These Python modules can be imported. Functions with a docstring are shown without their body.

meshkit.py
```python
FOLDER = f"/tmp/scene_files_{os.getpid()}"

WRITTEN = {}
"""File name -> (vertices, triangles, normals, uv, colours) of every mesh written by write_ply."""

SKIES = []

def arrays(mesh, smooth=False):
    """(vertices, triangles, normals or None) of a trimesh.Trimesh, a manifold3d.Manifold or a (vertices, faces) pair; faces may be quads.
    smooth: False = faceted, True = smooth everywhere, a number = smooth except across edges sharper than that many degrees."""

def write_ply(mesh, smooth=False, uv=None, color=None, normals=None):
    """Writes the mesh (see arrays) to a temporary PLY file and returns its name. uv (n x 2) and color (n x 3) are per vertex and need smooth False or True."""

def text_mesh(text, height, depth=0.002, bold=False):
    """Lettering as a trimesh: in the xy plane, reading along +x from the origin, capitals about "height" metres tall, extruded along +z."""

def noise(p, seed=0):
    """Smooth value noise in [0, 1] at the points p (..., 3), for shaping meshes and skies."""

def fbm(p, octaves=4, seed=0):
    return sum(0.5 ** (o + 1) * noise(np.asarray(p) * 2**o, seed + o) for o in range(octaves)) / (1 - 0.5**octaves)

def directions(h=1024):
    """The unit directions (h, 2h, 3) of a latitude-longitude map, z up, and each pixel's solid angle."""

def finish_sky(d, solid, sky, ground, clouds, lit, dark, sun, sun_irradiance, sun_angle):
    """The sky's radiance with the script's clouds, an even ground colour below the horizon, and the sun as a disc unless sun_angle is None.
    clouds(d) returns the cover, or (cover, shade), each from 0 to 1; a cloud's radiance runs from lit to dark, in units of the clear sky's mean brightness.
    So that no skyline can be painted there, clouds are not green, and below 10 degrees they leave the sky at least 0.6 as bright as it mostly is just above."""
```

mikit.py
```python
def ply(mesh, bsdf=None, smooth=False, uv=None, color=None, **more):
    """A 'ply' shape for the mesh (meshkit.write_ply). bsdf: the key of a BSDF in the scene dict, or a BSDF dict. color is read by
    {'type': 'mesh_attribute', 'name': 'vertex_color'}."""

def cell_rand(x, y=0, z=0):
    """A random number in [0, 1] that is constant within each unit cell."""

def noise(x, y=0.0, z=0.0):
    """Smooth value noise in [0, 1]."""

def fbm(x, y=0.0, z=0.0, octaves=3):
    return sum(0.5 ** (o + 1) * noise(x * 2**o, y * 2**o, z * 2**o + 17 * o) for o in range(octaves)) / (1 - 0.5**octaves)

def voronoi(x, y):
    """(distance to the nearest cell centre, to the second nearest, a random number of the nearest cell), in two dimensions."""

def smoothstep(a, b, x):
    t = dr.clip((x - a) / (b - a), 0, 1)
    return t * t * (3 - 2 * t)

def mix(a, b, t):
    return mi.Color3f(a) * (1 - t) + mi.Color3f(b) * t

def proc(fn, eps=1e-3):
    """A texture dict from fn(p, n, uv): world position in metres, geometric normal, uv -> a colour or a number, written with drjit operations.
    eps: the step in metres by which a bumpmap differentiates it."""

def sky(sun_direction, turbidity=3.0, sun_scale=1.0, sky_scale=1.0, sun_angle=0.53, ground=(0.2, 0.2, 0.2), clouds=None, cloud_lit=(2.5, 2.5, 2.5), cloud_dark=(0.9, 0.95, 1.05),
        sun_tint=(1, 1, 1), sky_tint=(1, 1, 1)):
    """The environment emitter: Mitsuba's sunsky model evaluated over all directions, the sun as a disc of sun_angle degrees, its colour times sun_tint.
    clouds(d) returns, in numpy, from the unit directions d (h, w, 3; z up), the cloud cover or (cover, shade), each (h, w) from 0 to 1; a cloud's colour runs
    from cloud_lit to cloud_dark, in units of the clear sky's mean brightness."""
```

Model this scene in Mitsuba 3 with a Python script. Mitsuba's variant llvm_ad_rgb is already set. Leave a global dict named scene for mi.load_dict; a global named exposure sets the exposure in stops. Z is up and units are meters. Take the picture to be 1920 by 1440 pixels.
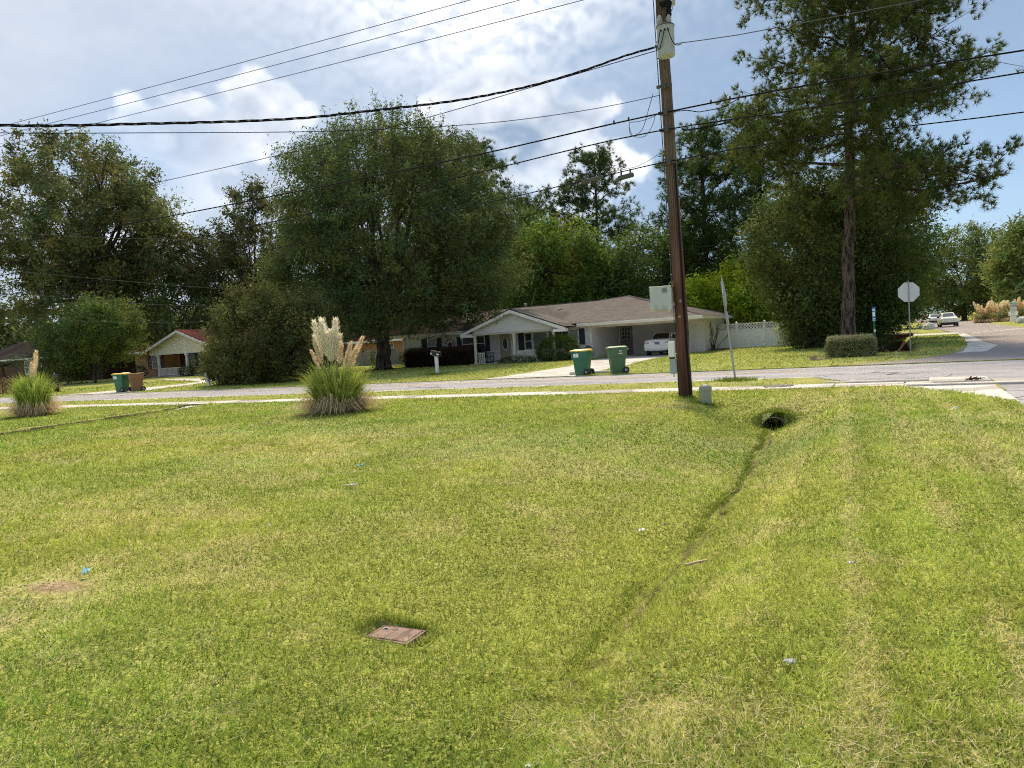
import math, random
import numpy as np, trimesh, drjit as dr, mitsuba as mi
import mikit, meshkit
from mikit import proc, ply, noise, fbm, smoothstep, mix, voronoi, cell_rand

scene, labels = {}, {}
T = mi.ScalarTransform4f
# World: x runs along the main road (to the right), y away across the road and up the side street, z up, metres.

# ------------------------------------------------------------------ camera, sky, exposure
YAW, PITCH, ROLL = math.radians(26.5), math.radians(3.33), math.radians(3.6)
_f = np.array([-math.sin(YAW) * math.cos(PITCH), math.cos(YAW) * math.cos(PITCH), -math.sin(PITCH)])
_r = np.array([math.cos(YAW), math.sin(YAW), 0.0])
_u = np.cross(_r, _f)
_up = _u * math.cos(ROLL) + _r * math.sin(ROLL)
EYE = np.array([0.0, 0.0, 1.6])
scene['camera'] = {'type': 'perspective', 'fov': 67.83, 'fov_axis': 'x', 'near_clip': 0.05, 'far_clip': 3000.0,
                   'to_world': T().look_at(origin=EYE.tolist(), target=(EYE + _f).tolist(), up=_up.tolist())}


def sky_cover(d):
    az = np.degrees(np.arctan2(d[..., 0], d[..., 1]))
    el = np.degrees(np.arcsin(np.clip(d[..., 2], -1, 1)))
    warp = meshkit.fbm(d * 6.0, 4, 3) - 0.5
    veil = meshkit.fbm(d * np.array([2.4, 2.4, 6.0]) + 3.0, 5, 11)
    ripple = meshkit.fbm(d * 85.0 + 2.0 * meshkit.fbm(d * 20.0, 2, 31)[..., None], 3, 21)
    sun_d = np.degrees(np.arccos(np.clip(d @ SUN, -1, 1)))
    near = np.exp(-(sun_d / 31.0) ** 2)
    # a thin milky veil, thickest towards the sun and to the left, thinner to the right
    right = np.clip((az + 28.0) / 24.0, 0, 1) * np.clip((75.0 - az) / 30.0, 0, 1)
    cover = np.clip(0.78 + 0.7 * (veil - 0.5) - 0.22 * right + 0.4 * near, 0.05, 0.97)
    shade = np.clip(0.81 - 0.70 * near + 0.55 * (0.5 - veil) + 0.50 * right, 0.0, 1.0)
    # mackerel cloud lit from behind, high above the road
    mack = np.exp(-((az + 27.0) / 11.0) ** 2 - ((el - 25.5) / 6.5) ** 2)
    cover = np.maximum(cover, 0.95 * mack)
    shade = np.clip(shade - 0.62 * mack + (0.03 + 0.80 * mack) * np.clip(2.6 * (0.50 - ripple), -0.5, 0.6), 0, 1)
    billow = meshkit.fbm(d * 24.0, 6, 5)
    best, dk, wsum = np.full(az.shape, -9.0), np.zeros(az.shape), np.full(az.shape, 1e-9)
    for a0, e0, w, h, dark in ((-43.0, 16.6, 3.4, 2.6, .75), (-48.0, 14.6, 5.0, 3.0, .85), (-50.0, 11.0, 5.2, 3.6, .60), (-26.5, 17.3, 5.8, 2.8, 1.15), (-24.6, 15.0, 6.6, 3.6, 1.35), (-30.5, 14.6, 3.8, 3.0, 1.1), (-20.5, 11.6, 4.2, 3.2, .55), (-62.0, 12.0, 5.0, 2.4, .5),
                               (-80.0, 14.0, 9.0, 5.0, .9), (34.0, 12.0, 8.0, 4.5, .9), (70.0, 20.0, 14.0, 6.0, .9), (140.0, 18.0, 12.0, 6.0, .9), (-120.0, 22.0, 12.0, 7.0, .9), (-160.0, 12.0, 12.0, 5.0, .8)):
        da = (az - a0 + 180) % 360 - 180
        m = 1.0 - (da / w) ** 2 - ((el - e0) / h) ** 2
        best = np.maximum(best, m)
        wt = np.exp(3.0 * np.clip(m, -4, 1))
        dk += wt * dark * (0.85 - 0.25 * np.clip((el - e0) / h, -1, 1))
        wsum += wt
    dk = dk / wsum
    m = best + 2.9 * (billow - 0.5) + 1.2 * warp
    c = np.clip(m * 2.0 + 0.15, 0, 1)
    c = c * c * (3 - 2 * c)
    inside = np.clip((m + 0.05) * 1.5, 0, 1)
    edge = np.exp(-(np.clip(m, -1, 3) / 0.22) ** 2) * np.clip(0.4 + dk, 0, 1)
    sh = np.clip(0.16 + 0.62 * dk * inside + 1.7 * (0.5 - billow) - 0.22 * edge, 0, 1)
    shade = shade * (1 - c) + sh * c
    cover = np.maximum(cover, c * 0.95)
    # clear blue openings low between the heaps
    for a0, e0, w, h, k in ((-53.0, 12.0, 5.0, 5.0, .75), (-22.0, 9.0, 5.0, 3.0, .45), (4.0, 7.0, 8.0, 8.0, .75), (-33.0, 10.5, 4.0, 4.0, .5)):
        da = (az - a0 + 180) % 360 - 180
        o = np.exp(-((da / w) ** 2 + ((el - e0) / h) ** 2)) * k * np.clip(1.0 + 2.0 * (0.5 - veil), 0, 1)
        cover = cover * (1 - o)
    return cover, shade


SUN = np.array([math.sin(math.radians(-29.0)) * math.cos(math.radians(53.0)), math.cos(math.radians(-29.0)) * math.cos(math.radians(53.0)), math.sin(math.radians(53.0))])
scene['sky'] = mikit.sky(SUN.tolist(), turbidity=3.2, sun_scale=0.86, sky_scale=0.74, sun_angle=14.0, ground=(0.12, 0.14, 0.06),
                         clouds=sky_cover, cloud_lit=(3.5, 3.5, 3.55), cloud_dark=(0.92, 1.22, 1.68), sun_tint=(1.0, 0.97, 0.90))
exposure = 2.48

# ------------------------------------------------------------------ scene bookkeeping


def numbered(name):
    if name not in scene and name not in labels and not any(k.startswith(name + '__') for k in (name,)):
        return name
    i = 1
    while f'{name}_{i:03d}' in scene or f'{name}_{i:03d}' in labels:
        i += 1
    return f'{name}_{i:03d}'


def thing(name, label, cat, group=None):
    key = numbered(name)
    labels[key] = {'label': label, 'category': cat}
    if group:
        labels[key]['group'] = group
    return key


_count = {}


def part(parent, name, mesh, mat, smooth=False, label=None, kind=None, color=None):
    base = parent + '__' + name
    n = _count.get(base, 0)
    _count[base] = n + 1
    key = base if n == 0 else f'{base}_{n:03d}'
    scene[key] = ply(mesh, mat, smooth=smooth, color=color)
    if label or kind:
        labels[key] = {}
        if label:
            labels[key]['label'] = label
        if kind:
            labels[key]['kind'] = kind
    return key


def single(name, label, cat, mesh, mat, smooth=False, group=None, kind=None, color=None):
    key = thing(name, label, cat, group)
    scene[key] = ply(mesh, mat, smooth=smooth, color=color)
    if kind:
        labels[key]['kind'] = kind
    return key


def setting(name, mesh, mat, smooth=False, color=None):
    scene[name] = ply(mesh, mat, smooth=smooth, color=color)
    labels[name] = {'kind': 'structure'}
    return name


# ------------------------------------------------------------------ mesh helpers
cat = trimesh.util.concatenate


def M(v, f):
    return trimesh.Trimesh(np.asarray(v, float), np.asarray(f, int), process=False)


def quads(v, q):
    q = np.asarray(q, int)
    return M(v, np.vstack([q[:, [0, 1, 2]], q[:, [0, 2, 3]]]))


def box(x0, x1, y0, y1, z0, z1):
    b = trimesh.creation.box(extents=(x1 - x0, y1 - y0, z1 - z0))
    b.apply_translation(((x0 + x1) / 2, (y0 + y1) / 2, (z0 + z1) / 2))
    return b


def bbox(x0, x1, y0, y1, z0, z1, r=0.02):
    """A box with chamfered edges."""
    r = min(r, (x1 - x0) * .45, (y1 - y0) * .45, (z1 - z0) * .45)
    p = []
    for sx in (0, 1):
        for sy in (0, 1):
            for sz in (0, 1):
                c = np.array([(x0, x1)[sx], (y0, y1)[sy], (z0, z1)[sz]])
                s = np.array([1 - 2 * sx, 1 - 2 * sy, 1 - 2 * sz]) * r
                for k in range(3):
                    o = s.copy()
                    o[k] = 0
                    p.append(c + o)
    return trimesh.convex.convex_hull(np.array(p))


def frame_at(mesh, origin, rotz=0.0, tilt=None):
    m = mesh.copy()
    A = np.eye(4)
    if tilt is not None:
        A = trimesh.transformations.rotation_matrix(tilt[0], tilt[1]) @ A
    A = trimesh.transformations.rotation_matrix(rotz, [0, 0, 1]) @ A
    A[:3, 3] = origin
    m.apply_transform(A)
    return m


def tube(points, radii, sides=8, caps=True):
    p = np.asarray(points, float)
    n = len(p)
    r = np.broadcast_to(np.asarray(radii, float), (n,))
    t = np.gradient(p, axis=0)
    t /= np.linalg.norm(t, axis=1, keepdims=True) + 1e-12
    ref = np.array([0, 0, 1.0]) if abs(t[:, 2]).mean() < 0.85 else np.array([1.0, 0, 0])
    a = np.cross(t, ref)
    a /= np.linalg.norm(a, axis=1, keepdims=True) + 1e-12
    b = np.cross(t, a)
    ang = np.arange(sides) * 2 * np.pi / sides
    v = (p[:, None] + r[:, None, None] * (np.cos(ang)[None, :, None] * a[:, None] + np.sin(ang)[None, :, None] * b[:, None])).reshape(-1, 3)
    i, j = np.meshgrid(np.arange(n - 1), np.arange(sides), indexing='ij')
    q = np.stack([i * sides + j, (i + 1) * sides + j, (i + 1) * sides + (j + 1) % sides, i * sides + (j + 1) % sides], -1).reshape(-1, 4)
    f = [q[:, [0, 1, 2]], q[:, [0, 2, 3]]]
    if caps:
        v = np.vstack([v, p[:1], p[-1:]])
        jj = np.arange(sides)
        f.append(np.stack([np.full(sides, n * sides), jj, (jj + 1) % sides], 1))
        f.append(np.stack([np.full(sides, n * sides + 1), (n - 1) * sides + (jj + 1) % sides, (n - 1) * sides + jj], 1))
    return M(v, np.vstack(f))


def cyl(p0, p1, r, sides=16):
    return tube([p0, p1], r, sides)


def lathe(profile, center, sides=20):
    """profile: (radius, z) pairs from bottom to top, revolved about the vertical through center."""
    pr = np.asarray(profile, float)
    ang = np.arange(sides) * 2 * np.pi / sides
    v = np.stack([pr[:, None, 0] * np.cos(ang), pr[:, None, 0] * np.sin(ang), np.broadcast_to(pr[:, None, 1], (len(pr), sides))], -1).reshape(-1, 3) + np.asarray(center, float)
    i, j = np.meshgrid(np.arange(len(pr) - 1), np.arange(sides), indexing='ij')
    q = np.stack([i * sides + j, i * sides + (j + 1) % sides, (i + 1) * sides + (j + 1) % sides, (i + 1) * sides + j], -1).reshape(-1, 4)
    return quads(v, q)


def prism(poly, axis, a0, a1):
    """A polygon (2-D, may be concave) extruded from a0 to a1 along axis 'x', 'y' or 'z'; the polygon's coordinates are the other two in order."""
    from shapely.geometry import Polygon
    m = trimesh.creation.extrude_polygon(Polygon(poly), a1 - a0, engine='earcut')
    v = np.array(m.vertices)
    u, w, h = v[:, 0], v[:, 1], v[:, 2] + a0
    f = np.array(m.faces)
    if axis == 'x':
        v = np.stack([h, u, w], 1)
    elif axis == 'y':
        v = np.stack([u, h, w], 1)
        f = f[:, ::-1]
    else:
        v = np.stack([u, w, h], 1)
    return M(v, f)


def sheet(poly, z, step=None):
    """A flat horizontal polygon."""
    from shapely.geometry import Polygon
    v, f = trimesh.creation.triangulate_polygon(Polygon(poly), engine='earcut')
    return M(np.column_stack([v, np.full(len(v), z)]), f)


def slab(poly, z0, z1):
    return prism(poly, 'z', z0, z1)


# ------------------------------------------------------------------ materials


def rgb(*c):
    return {'type': 'rgb', 'value': list(map(float, c))}


def mat(key, color, rough=0.6, metal=0.0, spec=0.5, two=True, **more):
    b = {'type': 'principled', 'base_color': color if isinstance(color, dict) else rgb(*color), 'roughness': rough, 'metallic': metal, 'specular': spec, **more}
    scene[key] = {'type': 'twosided', 'bsdf': b} if two else b
    return key


def bumped(key, color, height, scale=1.0, rough=0.8, spec=0.3):
    scene[key] = {'type': 'twosided', 'bsdf': {'type': 'bumpmap', 'arbitrary': height, 'scale': scale,
                  'bsdf': {'type': 'principled', 'base_color': color, 'roughness': rough, 'specular': spec}}}
    return key


VC = {'type': 'mesh_attribute', 'name': 'vertex_color'}
scene['leaf_blades'] = {'type': 'principledthin', 'base_color': VC, 'roughness': 0.55, 'diff_trans': 0.75, 'eta': 1.35, 'spec_trans': 0.0}
scene['grass_blades'] = {'type': 'principledthin', 'base_color': VC, 'roughness': 0.6, 'diff_trans': 0.6, 'eta': 1.35, 'spec_trans': 0.0}
scene['painted_matte'] = {'type': 'twosided', 'bsdf': {'type': 'principled', 'base_color': VC, 'roughness': 0.8, 'specular': 0.2}}


def n2(x, y, f, s):
    return noise(x * f + s, y * f + s * 1.7, 0.0)


# wheel tracks left by the mower (x at y, drift, half width, strength) and dry spots (x, y, radii, strength)
MARKS_LINE = [(-0.29, 6.1, -.055, .10, .30), (0.27, 7.75, -.05, .09, .26), (-0.85, 6.0, -.05, .16, .13), (1.0, 8.0, -.03, .12, .20), (-1.15, 6.0, -.05, .22, .17), (1.5, 8.0, -.01, .10, .16)]
MARKS_SPOT = [(-0.07, 5.3, .35, .12, .40), (-3.2, 5.6, .9, .5, .13), (-5.6, 9.2, 1.3, .6, .16), (-2.6, 12.5, 1.6, .7, .14), (-4.2, 3.9, .7, .4, .12), (-12.9, 8.2, .9, .4, .30), (0.2, 3.4, 1.1, .9, .07), (-1.3, 3.0, 1.0, .6, .05), (-5.2, 3.1, .8, .5, .28), (-4.2, 2.5, .5, .4, .16), (-7.5, 7.0, 1.6, .9, .10), (-3.5, 10.5, 2.2, 1.1, .10), (-9.0, 11.5, 2.4, .8, .12), (-4.4, 15.6, .9, .6, .22)]


def lawn_patch_np(x, y):
    """Dryness of the lawn from 0 (green) to 1 (straw), the same pattern that the ground's own material uses."""
    def nn(f, s):
        return meshkit.noise(np.stack([x * f + s + 1e6, y * f + s * 1.7 + 1e6, np.full_like(x, 1e6)], -1))
    v = 0.28 * nn(0.33, 3.1) + 0.28 * nn(0.9, 7.7) + 0.24 * nn(2.3, 1.3) + 0.20 * nn(5.7, 4.9)
    for tx, ty, k, wd, a in MARKS_LINE:
        v = v + a * np.exp(-((x - tx - k * (y - ty)) / wd) ** 2) * (0.4 + 1.2 * nn(1.7, 2.2))
    for tx, ty, sx, sy, a in MARKS_SPOT:
        v = v + a * np.exp(-(((x - tx) / sx) ** 2 + ((y - ty) / sy) ** 2))
    return v


def lawn_patch(x, y):
    v = 0.28 * n2(x, y, 0.33, 3.1) + 0.28 * n2(x, y, 0.9, 7.7) + 0.24 * n2(x, y, 2.3, 1.3) + 0.20 * n2(x, y, 5.7, 4.9)
    for tx, ty, k, wd, a in MARKS_LINE:
        v = v + a * dr.exp(-dr.square((x - tx - k * (y - ty)) / wd)) * (0.4 + 1.2 * n2(x, y, 1.7, 2.2))
    for tx, ty, sx, sy, a in MARKS_SPOT:
        v = v + a * dr.exp(-(dr.square((x - tx) / sx) + dr.square((y - ty) / sy)))
    return v


def lawn_color(p, n, uv):
    w = smoothstep(0.42, 0.72, lawn_patch(p.x, p.y))
    fine = noise(p.x * 38, p.y * 38, 0) * 0.6 + noise(p.x * 90, p.y * 90, 3) * 0.4
    green = mix((0.170, 0.200, 0.040), (0.295, 0.325, 0.082), fine)
    straw = mix((0.26, 0.25, 0.090), (0.41, 0.39, 0.175), fine)
    c = mix(green, straw, w * 0.62)
    # mown strips beside the street
    strip = 0.5 + 0.5 * dr.sin(p.x * 5.2 + 0.5 * noise(p.y * 0.5, p.x))
    c = c * (0.93 + 0.14 * strip)
    # bare earth: the ditch's floor, worn spots, the far ditch's clay
    dl = dr.abs(p.x - (-1.48 - 0.045 * (p.y - 3.0)) + 0.18 * (noise(p.x * 2.2, p.y * 2.2, 9) - 0.5))
    near = smoothstep(0.20, 0.04, dl + 0.16 * noise(p.x * 6, p.y * 6, 2)) * smoothstep(15.8, 15.2, p.y) * smoothstep(2.2, 4.5, p.y)
    soil = mix((0.045, 0.033, 0.022), (0.15, 0.115, 0.075), noise(p.x * 24, p.y * 24, 5))
    c = mix(c, soil, near * 0.85)
    c = mix(c, (0.02, 0.014, 0.010), smoothstep(0.075, 0.03, dl + 0.05 * noise(p.x * 9, p.y * 9, 6)) * near * smoothstep(0.42, 0.60, noise(p.x * 1.3, p.y * 1.3, 8)))
    w1 = smoothstep(0.55, 0.10, dr.sqrt(dr.square((p.x + 5.40) / 0.75) + dr.square((p.y - 3.30) / 0.36)) + 0.35 * (noise(p.x * 5, p.y * 5, 1) - 0.3))
    w2 = smoothstep(0.6, 0.15, dr.sqrt(dr.square((p.x + 5.10) / 0.8) + dr.square((p.y - 2.62) / 0.4)) + 0.35 * (noise(p.x * 5, p.y * 5, 8) - 0.3))
    w3 = smoothstep(0.9, 0.2, dr.sqrt(dr.square((p.x + 4.75) / 0.8) + dr.square((p.y - 14.7) / 0.5)))
    w4 = smoothstep(0.9, 0.2, dr.sqrt(dr.square((p.x + 2.0) / 0.6) + dr.square((p.y - 15.95) / 0.6)))
    c = mix(c, mix((0.17, 0.11, 0.075), (0.33, 0.24, 0.17), noise(p.x * 30, p.y * 30, 7)), dr.clip(dr.maximum(dr.maximum(w1, w2 * 0.9), dr.maximum(w3 * 0.6, w4 * 0.7)), 0, 1) * 0.85)
    edge = smoothstep(0.012, -0.02, p.z) * smoothstep(-24.0, -22.5, p.x) * smoothstep(-18.5, -19.5, p.x) * smoothstep(19.2, 18.8, p.y)
    c = mix(c, (0.035, 0.028, 0.020), edge)
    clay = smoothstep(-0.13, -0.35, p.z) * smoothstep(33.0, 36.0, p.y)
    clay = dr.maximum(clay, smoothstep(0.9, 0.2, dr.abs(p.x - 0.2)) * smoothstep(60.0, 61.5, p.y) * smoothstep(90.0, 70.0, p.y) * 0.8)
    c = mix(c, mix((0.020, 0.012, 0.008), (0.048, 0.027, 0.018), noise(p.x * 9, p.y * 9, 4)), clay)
    return c


bumped('lawn', proc(lawn_color), proc(lambda p, n, uv: noise(p.x * 55, p.y * 55, 0) * 0.6 + noise(p.x * 21, p.y * 21, 0) * 0.4), 0.02, 0.9, 0.1)


def asphalt_color(p, n, uv):
    big = fbm(p.x * 0.25, p.y * 1.2, 0.0)
    fine = noise(p.x * 60, p.y * 60, 0)
    c = mix((0.215, 0.222, 0.240), (0.325, 0.333, 0.357), big * 0.7 + fine * 0.3)
    wheel = dr.exp(-dr.square((p.y - 24.0) / 0.35)) + dr.exp(-dr.square((p.y - 25.5) / 0.3)) + dr.exp(-dr.square((p.y - 27.0) / 0.3))
    c = c * (1.0 - 0.16 * wheel * noise(p.x * 0.4, p.y * 3, 5))
    d1, d2, r = voronoi(p.x * 0.34 + 0.5 * noise(p.x, p.y), p.y * 0.42 + 0.5 * noise(p.x, p.y, 7))
    crack = smoothstep(0.040, 0.008, d2 - d1) * smoothstep(0.40, 0.55, noise(p.x * 0.25, p.y * 0.3, 4))
    patch = smoothstep(0.62, 0.66, noise(p.x * 0.5, p.y * 1.6, 12)) * 0.13
    return c * (1.0 - patch) * (1.0 - 0.75 * crack)


bumped('road_asphalt', proc(asphalt_color), proc(lambda p, n, uv: noise(p.x * 70, p.y * 70, 0)), 0.004, 0.85, 0.25)


def street_color(p, n, uv):
    c = mix((0.19, 0.172, 0.165), (0.275, 0.25, 0.24), fbm(p.x * 0.6, p.y * 0.3, 0.0) * 0.7 + 0.3 * noise(p.x * 50, p.y * 50, 0))
    d1, d2, r = voronoi(p.x * 0.5 + 0.6 * noise(p.x, p.y), p.y * 0.3)
    crack = smoothstep(0.03, 0.006, d2 - d1) * smoothstep(0.4, 0.6, noise(p.x * 0.3, p.y * 0.2, 2))
    return c * (1.0 - 0.55 * crack)


bumped('street_asphalt', proc(street_color), proc(lambda p, n, uv: noise(p.x * 70, p.y * 70, 0)), 0.004, 0.85, 0.25)


def concrete_color(p, n, uv):
    c = mix((0.37, 0.36, 0.335), (0.54, 0.53, 0.50), fbm(p.x * 1.3, p.y * 1.3, p.z) * 0.65 + 0.35 * noise(p.x * 45, p.y * 45, p.z * 45))
    stain = smoothstep(0.6, 0.8, noise(p.x * 0.9, p.y * 2.2, 3)) * 0.35
    return c * (1.0 - stain)


bumped('concrete', proc(concrete_color), proc(lambda p, n, uv: noise(p.x * 60, p.y * 60, p.z * 60)), 0.003, 0.9, 0.2)


def brick(p, n, mortar, lo, hi, tint=0.0):
    """Running-bond masonry on upright walls: colours per brick, recessed-looking joints come from the bump."""
    u = dr.select(dr.abs(n.x) > dr.abs(n.y), p.y, p.x)
    row = dr.floor(p.z / 0.075)
    uu = u / 0.215 + 0.5 * (row - 2 * dr.floor(row / 2))
    fu, fv = uu - dr.floor(uu), p.z / 0.075 - row
    joint = dr.maximum(smoothstep(0.07, 0.03, dr.minimum(fu, 1 - fu)), smoothstep(0.16, 0.08, dr.minimum(fv, 1 - fv)))
    c = mix(lo, hi, cell_rand(dr.floor(uu), row, 3) * 0.7 + 0.3 * noise(u * 9, p.z * 9, 0))
    return mix(c, mortar, joint), 1.0 - joint


for key, mortar, lo, hi in (('painted_brick', (0.55, 0.55, 0.55), (0.66, 0.67, 0.68), (0.78, 0.79, 0.80)), ('orange_brick', (0.42, 0.29, 0.18), (0.38, 0.19, 0.08), (0.52, 0.28, 0.13)), ('dark_red_brick', (0.12, 0.085, 0.075), (0.075, 0.030, 0.025), (0.13, 0.055, 0.045))):
    def fc(p, n, uv, a=mortar, b=lo, c=hi):
        return brick(p, n, a, b, c)[0]

    def fh(p, n, uv, a=mortar, b=lo, c=hi):
        return brick(p, n, a, b, c)[1]
    bumped(key, proc(fc), proc(fh), 0.006, 0.8, 0.25)


def shingle(p, lo, hi, dark):
    row = dr.floor(p.z / 0.042)
    u = (p.x + p.y) / 0.30 + 0.5 * (row - 2 * dr.floor(row / 2))
    line = smoothstep(0.30, 0.05, p.z / 0.042 - row)
    c = mix(lo, hi, cell_rand(dr.floor(u), row, 1) * 0.55 + 0.45 * fbm(p.x * 1.1, p.y * 1.1, p.z * 3.0))
    stain = smoothstep(0.5, 0.75, noise(p.x * 0.55, p.y * 0.4, 5)) * 0.30
    return mix(c, dark, line * 0.45) * (1.0 - stain)


for key, lo, hi, dark in (('brown_shingles', (0.105, 0.098, 0.095), (0.180, 0.168, 0.161), (0.058, 0.054, 0.052)), ('red_shingles', (0.085, 0.030, 0.028), (0.150, 0.056, 0.050), (0.05, 0.02, 0.02)), ('dark_shingles', (0.018, 0.015, 0.017), (0.036, 0.031, 0.034), (0.012, 0.010, 0.011))):
    def fs(p, n, uv, a=lo, b=hi, c=dark):
        return shingle(p, a, b, c)
    scene[key] = {'type': 'twosided', 'bsdf': {'type': 'principled', 'base_color': proc(fs), 'roughness': 1.0, 'specular': 0.03}}


def pole_color(p, n, uv):
    a = dr.atan2(p.y - 17.3, p.x + 4.3)
    g = noise(a * 14.0, p.z * 0.9, 1) * 0.55 + noise(a * 40.0, p.z * 2.0, 2) * 0.45
    up = smoothstep(2.5, 6.5, p.z + 1.5 * noise(a * 2, p.z, 4))
    c = mix((0.060, 0.026, 0.018), (0.185, 0.085, 0.060), g)
    c2 = mix((0.085, 0.062, 0.048), (0.22, 0.165, 0.13), g)
    c = mix(c, c2, up)
    crack = smoothstep(0.62, 0.72, noise(a * 26.0 + noise(p.z * 2.0, a), p.z * 0.45, 6))
    return mix(c, (0.018, 0.010, 0.008), crack * 0.8) * (0.62 + 0.38 * smoothstep(0.2, 1.3, p.z))


bumped('creosote_wood', proc(pole_color), proc(lambda p, n, uv: noise(dr.atan2(p.y - 17.3, p.x + 4.3) * 26.0, p.z * 0.8, 6)), 0.012, 0.75, 0.3)


def bark_color(p, n, uv):
    g = noise(p.x * 11, p.y * 11, p.z * 2.2) * 0.6 + noise(p.x * 30, p.y * 30, p.z * 9) * 0.4
    return mix((0.022, 0.017, 0.015), (0.15, 0.110, 0.092), smoothstep(0.25, 0.75, g))


bumped('bark', proc(bark_color), proc(lambda p, n, uv: noise(p.x * 11, p.y * 11, p.z * 2.2)), 0.12, 0.9, 0.15)


def board_color(p, n, uv):
    c = mix((0.15, 0.135, 0.125), (0.27, 0.25, 0.235), noise(p.x * 7.3, p.y * 7.3, p.z * 0.8))
    return c * (0.8 + 0.3 * noise(p.x * 40, p.y * 40, p.z * 3))


scene['weathered_board'] = {'type': 'twosided', 'bsdf': {'type': 'principled', 'base_color': proc(board_color), 'roughness': 0.9, 'specular': 0.2}}


def rock_color(p, n, uv):
    return mix((0.30, 0.31, 0.32), (0.66, 0.67, 0.68), fbm(p.x * 3, p.y * 3, p.z * 3))


scene['pale_rock'] = {'type': 'twosided', 'bsdf': {'type': 'principled', 'base_color': proc(rock_color), 'roughness': 0.9, 'specular': 0.2}}


def cover_color(p, n, uv):
    c = mix((0.150, 0.104, 0.086), (0.265, 0.190, 0.158), fbm(p.x * 14, p.y * 14, 0.0))
    return c * (0.75 + 0.35 * noise(p.x * 120, p.y * 120, 0)) * (1.0 - 0.4 * smoothstep(0.6, 0.75, noise(p.x * 22, p.y * 22, 4)))


scene['rust_plate'] = {'type': 'twosided', 'bsdf': {'type': 'principled', 'base_color': proc(cover_color), 'roughness': 0.8, 'specular': 0.3}}


def clay_color(p, n, uv):
    return mix((0.050, 0.018, 0.012), (0.095, 0.036, 0.024), fbm(p.x * 3, p.y * 3, p.z * 5))


scene['red_clay'] = {'type': 'twosided', 'bsdf': {'type': 'principled', 'base_color': proc(clay_color), 'roughness': 0.9, 'specular': 0.15}}
def grey_paint_color(p, n, uv):
    g = fbm(p.x * 6, p.y * 6, p.z * 3)
    return mix((0.40, 0.45, 0.46), (0.52, 0.57, 0.58), g) * (1.0 - 0.25 * smoothstep(0.62, 0.8, noise(p.x * 9, p.y * 9, p.z * 2)))


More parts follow.
